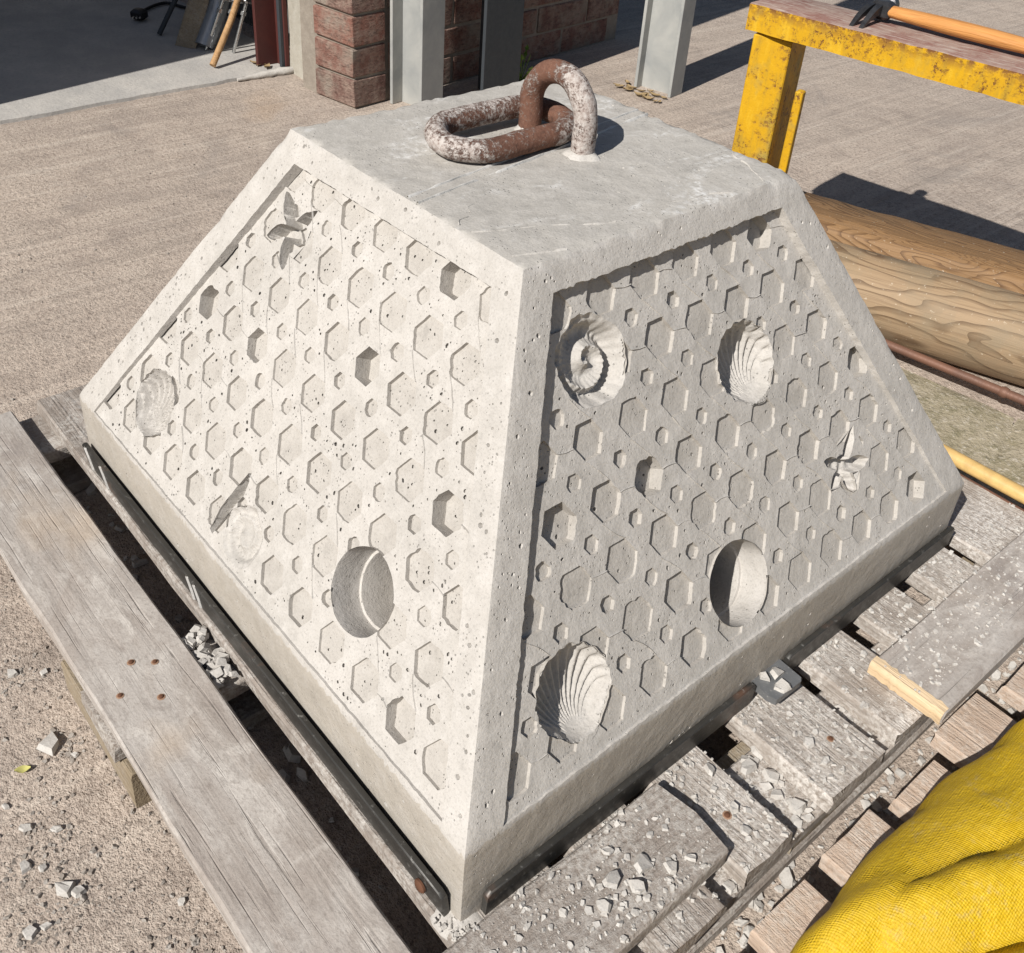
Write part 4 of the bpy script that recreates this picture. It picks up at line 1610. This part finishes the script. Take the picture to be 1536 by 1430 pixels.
# ------------------------------------------------------------------ second pallet and the bag
def second_pallet():
    t = thing('wooden_pallet', 'fresh pinkish pallet half hidden under the yellow bag', 'pallet', (0, 0, 0))
    ys = [(-.40, -.305), (-.285, -.195), (-.172, -.098), (-.072, .002), (.026, .098), (.122, .205), (.236, .330)]
    for i, (a, b) in enumerate(ys):
        plank('deck_board', (.500 + RNG.uniform(-.006, .010), a, -.037), (1.25, b, -.019), 'palletpink', t, 'x', 80 + i, .002)
    for i, a in enumerate((.545, .86, 1.15)):
        plank('stringer_board', (a, -.41, -.0565), (a + .09, .34, -.0375), 'palletpink', t, 'y', 90 + i)
        for j, c in enumerate((-.40, -.08, .24)):
            plank('pallet_block', (a, c, G), (a + .09, c + .09, -.0568), 'palletpink', t, 'x', 95 + i * 3 + j)
def bag():
    cx, cy, hx, hy, hz = .8600, -.018, .3273, .3400, .1107
    z0 = -.018
    V = []; F = []
    n, m = 150, 70
    ex = 2.9
    for j in range(m + 1):
        ph = pi / 2 * (1 - j / m)            # pole down to the rim
        for i in range(n):
            a = 2 * pi * i / n
            ca, sa = cos(a), sin(a)
            pr = (abs(ca) ** ex + abs(sa) ** ex) ** (-1 / ex)
            rr = cos(ph) ** .42 * pr
            x, y = cx + hx * rr * ca, cy + hy * rr * sa
            z = z0 + hz * sin(ph) ** .5
            q = Vector((x * 5, y * 5, z * 5))
            k = 1 - .6 * (j / m) ** 6
            u = x * cos(rad(62)) + y * sin(rad(62)); w = -x * sin(rad(62)) + y * cos(rad(62))
            f = .014 * noise.noise(q) + .008 * noise.noise(q * 2.6) + .003 * noise.noise(q * 6)
            rg = 1 - abs(noise.noise(Vector((x * 6.5, y * 4.0, 3)))) * 2.2
            f += -.009 * max(0, rg) ** 6
            rg = 1 - abs(noise.noise(Vector((x * 11, y * 8, 8)))) * 2.2
            f += -.004 * max(0, rg) ** 6
            # long soft creases running towards the lower right
            f += -.022 * math.exp(-((w + .585 + .02 * sin(u * 7)) / .013) ** 2) + .012 * math.exp(-((w + .550 + .02 * sin(u * 7)) / .022) ** 2)
            f += -.018 * math.exp(-((w + .66 + .03 * sin(u * 9)) / .016) ** 2) + .010 * math.exp(-((w + .70 + .03 * sin(u * 9)) / .025) ** 2)
            V.append((x + f * .4 * ca * rr, y + f * .4 * sa * rr, z + f * k))
    for j in range(m):
        for i in range(n):
            F.append((j * n + i, (j + 1) * n + i, (j + 1) * n + (i + 1) % n, j * n + (i + 1) % n))
    # underside
    b = len(V)
    for (q, z) in ((.96, -.012), (.9, -.0175)):
        for i in range(n):
            p = V[m * n + i]
            V.append((cx + (p[0] - cx) * q, cy + (p[1] - cy) * q, max(-.0185, z0 + z * .02)))
    for jj in range(2):
        o = m * n if jj == 0 else b
        for i in range(n): F.append((o + i, b + jj * n + i, b + jj * n + (i + 1) % n, o + (i + 1) % n))
    F.append(tuple(b + n + i for i in range(n)))
    o = mesh('woven_bag', V, F, 'bag', None, 180)
    tag(o, 'bright yellow woven plastic bag on the pinkish pallet', 'bag')

# ------------------------------------------------------------------ things by the garage door
def garage_items():
    o = MB().tube([(-1.828, .540, G + .020), (-1.872, .625, .030), (-1.916, .712, .150)], .0085, 12).build('broom_handle', 'dowel', None, 60)
    tag(o, 'brown wooden broom handle leaning beside the red door post', 'stick')
    g = 'zinc threaded rods by the garage door'
    tops = [((-1.985, .60), (-1.925, .79)), ((-1.955, .625), (-1.900, .79)), ((-1.925, .650), (-1.880, .80))]
    t = thing('threaded_rod_bundle', 'three bright threaded rods joined by round plates, leaning by the door', 'rods', (-1.95, .63, G))
    for i, (a, b) in enumerate(tops):
        p0 = Vector((a[0] + 1.95, a[1] - .63, .012)); p1 = Vector((b[0] + 1.95, b[1] - .63, .46))
        MB().tube([p0 + (p1 - p0) * (k / 12) for k in range(13)], .0046, 10).build('rod', 'zinc', t, 60)
        q = p0 + (p1 - p0) * .22; d = (p1 - p0).normalized()
        MB().tube([q, q + d * .010], .0085, 6).build('nut', 'zinc', t)
        q = p0 + (p1 - p0) * .30
        MB().tube([q, q + d * .0035], .024, 20).build('washer', 'zinc', t, 40)
        MB().tube([q + d * .0036, q + d * .013], .0085, 6).build('nut', 'zinc', t)
    # sheet offcut, duct and bar leaning on the side wall
    V = [(-2.060, .545, G + .012), (-2.012, .570, G + .012), (-2.10, .835, .42), (-2.17, .835, .42)]
    V += [(x + .006, y + .01, z) for x, y, z in V]
    o = mesh('board_offcut', V, [(0, 1, 2, 3), (7, 6, 5, 4), (0, 4, 5, 1), (1, 5, 6, 2), (2, 6, 7, 3), (3, 7, 4, 0)], 'bearer')
    tag(o, 'narrow weathered board leaning inside the garage', 'board')
    o = MB().tube([(-1.995, .600, G + .018), (-2.015, .66, .02), (-2.065, .835, .42)], [.026, .026, .027], 20).build('metal_duct', 'duct', None, 50)
    tag(o, 'grey metal duct tube leaning inside the garage', 'duct')
    o = MB().tube([(-2.165, .548, G + .014), (-2.20, .835, .32)], .007, 8).build('steel_bar', 'darksteel', None, 60)
    tag(o, 'thin dark bar leaning at the back of the garage opening', 'bar')
    t = thing('power_plug', 'black plug and cable lying on the garage floor', 'plug', (-2.36, .56, G + .011))
    pts = [(.02, .02, .008)]
    for i in range(1, 16):
        a = i * .30
        pts.append((.02 - .10 * sin(a) * (1 + .02 * i), .02 + .035 * i * .5 - .02 * cos(a * 2), .007))
    MB().tube(pts, .005, 8).build('cable', 'cable', t, 60)
    MB().box((.03, .005, .018), (.040, .038, .030), .5, .008).build('plug_body', 'cable', t, 40)
    for dx in (-.008, .0, .008): MB().box((.052, -.012 + dx * 1.3, .016), (.018, .004, .005), -.6).build('pin', 'zinc', t)
    V = []; F = []
    n = 20
    for (x, q) in ((0, .020), (.03, .020), (.03, .010), (0, .010)):
        for k in range(n):
            a = 2 * pi * k / n
            V.append((x, q * cos(a), .020 + q * sin(a)))
    for j in range(4):
        for k in range(n): F.append((j * n + k, j * n + (k + 1) % n, ((j + 1) % 4) * n + (k + 1) % n, ((j + 1) % 4) * n + k))
    o = mesh('tape_roll', V, F, 'whiteplastic', None, 40, loc=(-1.872, .735, G + .05), rot=(0, 0, .5))
    tag(o, 'small white roll behind the red door post', 'roll')
    o = MB().box((0, 0, .02), (.03, .03, .04), .3, .004).build('plastic_cap', 'orange', None, 40, loc=(-1.846, .70, G + .011))
    tag(o, 'small orange plastic cap at the foot of the door post', 'cap')
    # crumpled dry leaves at the door post
    r = random.Random(9)
    def leaf(x, y, z, s, mat, name, label, cat, grp=None):
        V = []; a0 = r.random() * 6; F = []
        for i in range(5):
            f = i / 4 - .5
            w = s * .34 * cos(f * pi) ** .8 if abs(f) < .5 else 0.0006
            c = .35 * s * (f * f) 
            for sgn in (-1, 0, 1):
                px, py = f * s * 1.2, sgn * max(w, .0006)
                V.append((x + px * cos(a0) - py * sin(a0), y + px * sin(a0) + py * cos(a0), z + c + (.22 * s if sgn else 0) * .6 + r.uniform(0, .12) * s))
        for i in range(4):
            for k in (0, 1): F.append((i * 3 + k, i * 3 + k + 1, i * 3 + 4 + k, i * 3 + 3 + k))
        o = mesh(name, V, F, mat, None, 60)
        tag(o, label, cat, grp)
    for i in range(5): leaf(-1.785 + r.uniform(-.03, .02), .64 + r.uniform(-.01, .05), G + .013, r.uniform(.015, .028), 'leafdry', 'dry_leaf', 'curled dry leaf at the foot of the red door post', 'leaf', 'dry leaves at the door post')
    for i in range(16): leaf(-1.12 + r.uniform(-.10, .07), 1.445 + r.uniform(-.03, .03), G + .003, r.uniform(.014, .030), 'leafdry', 'dry_leaf', 'curled dry leaf at the foot of the free-standing post', 'leaf', 'dry leaves at the grey post')
    leaf(-.047, -.565, G + .002, .012, 'leafyellow', 'fallen_leaf', 'tiny yellow leaf on the bare ground left of the boards', 'leaf')
    # small weed growing at the foot of the wall
    t = thing('weed', 'small bright green weed at the foot of the brick wall', 'weed', (-1.375, 1.215, G))
    for i in range(16):
        a = r.random() * 6.28; el = r.uniform(.6, 1.3); L = r.uniform(.04, .10)
        d = Vector((cos(a) * cos(el), sin(a) * cos(el), sin(el)))
        p = d * L
        s = r.uniform(.010, .018)
        sd = d.cross(Vector((0, 0, 1))).normalized() * s * .6
        V = [p - d * s, p + sd, p + d * s, p - sd, p + Vector((0, 0, -.003))]
        mesh('leaf', V, [(0, 1, 4), (1, 2, 4), (2, 3, 4), (3, 0, 4)], 'leafgreen', t)
        MB().tube([(0, 0, 0), p * .5, p], .0012, 5).build('stem', 'leafgreen', t)

# ------------------------------------------------------------------ chips, rubble and grit
def debris():
    r = random.Random(31)
    big = [(-.061, -.535, .0150), (-.169, -.533, .0075), (.090, -.578, .0105), (.049, -.596, .0075), (.109, -.614, .0085), (-.151, -.507, .006),
           (.031, -.563, .006), (.013, -.584, .0075), (-.035, -.520, .005), (.100, -.570, .008), (.112, -.602, .006), (.060, -.585, .006), (-.02, -.59, .005), (.125, -.482, .005), (.162, -.505, .0055)]
    for x, y, s in big:
        mb = MB()
        chip_geo(mb, (0, 0, 0), s, r, .42, .25)
        o = mb.build('concrete_chip', 'rubble', None, None, loc=(x, y, G + s * .2))
        tag(o, 'largest flat pale concrete chip on the ground left of the boards' if s == .015 else 'small pale concrete chip lying on the bare ground left of the boards', 'chip', None if s == .015 else 'concrete chips on the ground')
    deck = [(.437, -.205, .0085, .0172), (.420, -.222, .0100, .0172), (.432, -.238, .0095, .0172), (.415, -.250, .010, .0172), (.442, -.185, .006, .0172), (.395, -.235, .006, .0172), (.425, -.270, .0075, .0172),
            (.40, -.03, .011, -.0190), (.425, -.045, .010, -.0190), (.445, -.03, .009, -.0190), (.405, -.055, .013, -.0190), (.46, -.05, .011, -.0190), (.455, -.022, .012, -.0190), (.43, .0, .008, .0005), (.452, -.005, .007, .0005),
            (.392, -.098, .009, .0005), (.43, -.11, .008, .0005), (.45, -.12, .007, .0005), (.383, .012, .009, .024), (.37, .02, .010, .0245), (.365, .008, .008, .0245)]
    for x, y, s, z in deck:
        mb = MB()
        chip_geo(mb, (0, 0, 0), s, r, .38, .3)
        o = mb.build('concrete_chip', 'rubble', None, None, loc=(x, y, z + s * .2))
        tag(o, 'angular concrete chip among the rubble on the pallet right of the block', 'chip', 'concrete chips on the pallet')
    # crumbs over the right-hand boards
    mb = MB()
    for i in range(4200):
        x = r.uniform(.375, .475); y = r.uniform(-.36, .5)
        ins = any(a + .002 < y < b - .002 for a, b in DECK)
        if ins:
            z = .0004
            if x < .4555 and y < -.158: z = .0168
            if x > .415 and y > .118: z = .0198
            if r.random() < .25 and y > .05: continue
        else:
            if x < .397: continue
            z = -.0194
            if x < .4555 and y < -.158: z = .0168
            if x > .415 and y > .118: z = .0198
        s = .0005 + .0042 * r.random() ** 6
        if z < 0: s *= 1.8
        chip_geo(mb, (x, y, z), s, r, .5, .5)
    for i in range(260):
        y = r.uniform(-.335, .35)
        if not any(a + .003 < y < b - .003 for a, b in DECK): continue
        chip_geo(mb, (.3685 + abs(r.gauss(0, .004)), y, .0005), .0008 + .0028 * r.random() ** 2, r, .6, .6)
    for i in range(90):
        chip_geo(mb, (.362 + r.gauss(0, .010), -.362 + r.gauss(0, .006), .001), .001 + .0028 * r.random() ** 2, r, .6, .6)
    kind(mb.build('concrete_crumbs', 'rubble'), 'stuff')
    # heap on the middle stringer in the left gap, and pieces down on the ground
    mb = MB()
    for i in range(75):
        x = r.uniform(-.045, .030); y = r.uniform(-.400, -.376)
        chip_geo(mb, (x, y, -.018 + r.random() * .011), r.uniform(.003, .0095), r, .7, .8)
    for i in range(300):
        x = r.uniform(-.48, .50); y = r.uniform(-.47, -.30)
        chip_geo(mb, (x, y, G + .002), .002 + .012 * r.random() ** 2.5, r, .4, .4)
    for i in range(240):
        x = r.uniform(.36, .50); y = r.uniform(-.30, .50)
        chip_geo(mb, (x, y, G + .002), .002 + .009 * r.random() ** 2.5, r, .4, .4)
    for i in range(420):
        x = r.uniform(.476, .530); y = r.uniform(-.32, .45)
        chip_geo(mb, (x, y, G + .001), .0012 + .007 * r.random() ** 3, r, .5, .5)
    kind(mb.build('concrete_rubble', 'rubble'), 'stuff')
    # grit over the yard in front
    mb = MB()
    for i in range(10000):
        x = r.uniform(-.75, .45); y = r.uniform(-.95, -.46)
        if r.random() < .15:
            x = r.uniform(-1.6, .2); y = r.uniform(-.6, .6)
        s = .0006 + .0032 * r.random() ** 5
        chip_geo(mb, (x, y, G + s * .1), s, r, .6, .6)
    for (x0, y0) in ((.03, -.565), (.10, -.578), (.05, -.596), (.11, -.61), (.20, -.515), (-.05, -.525), (-.16, -.53)):
        for i in range(55):
            chip_geo(mb, (x0 + r.gauss(0, .014), y0 + r.gauss(0, .010), G), .0008 + .0030 * r.random() ** 2, r, .45, .6)
    kind(mb.build('ground_grit', concrete('grit', (.33, .295, .26), (.25, .215, .185), (.44, .42, .39), .95, .2)), 'stuff')

setting()
yard_slab()
building()
posts()
block()
steel_frame()
pallet()
loose_boards()
slabs()
timbers()
trestle()
hammer()
second_pallet()
bag()
garage_items()
debris()
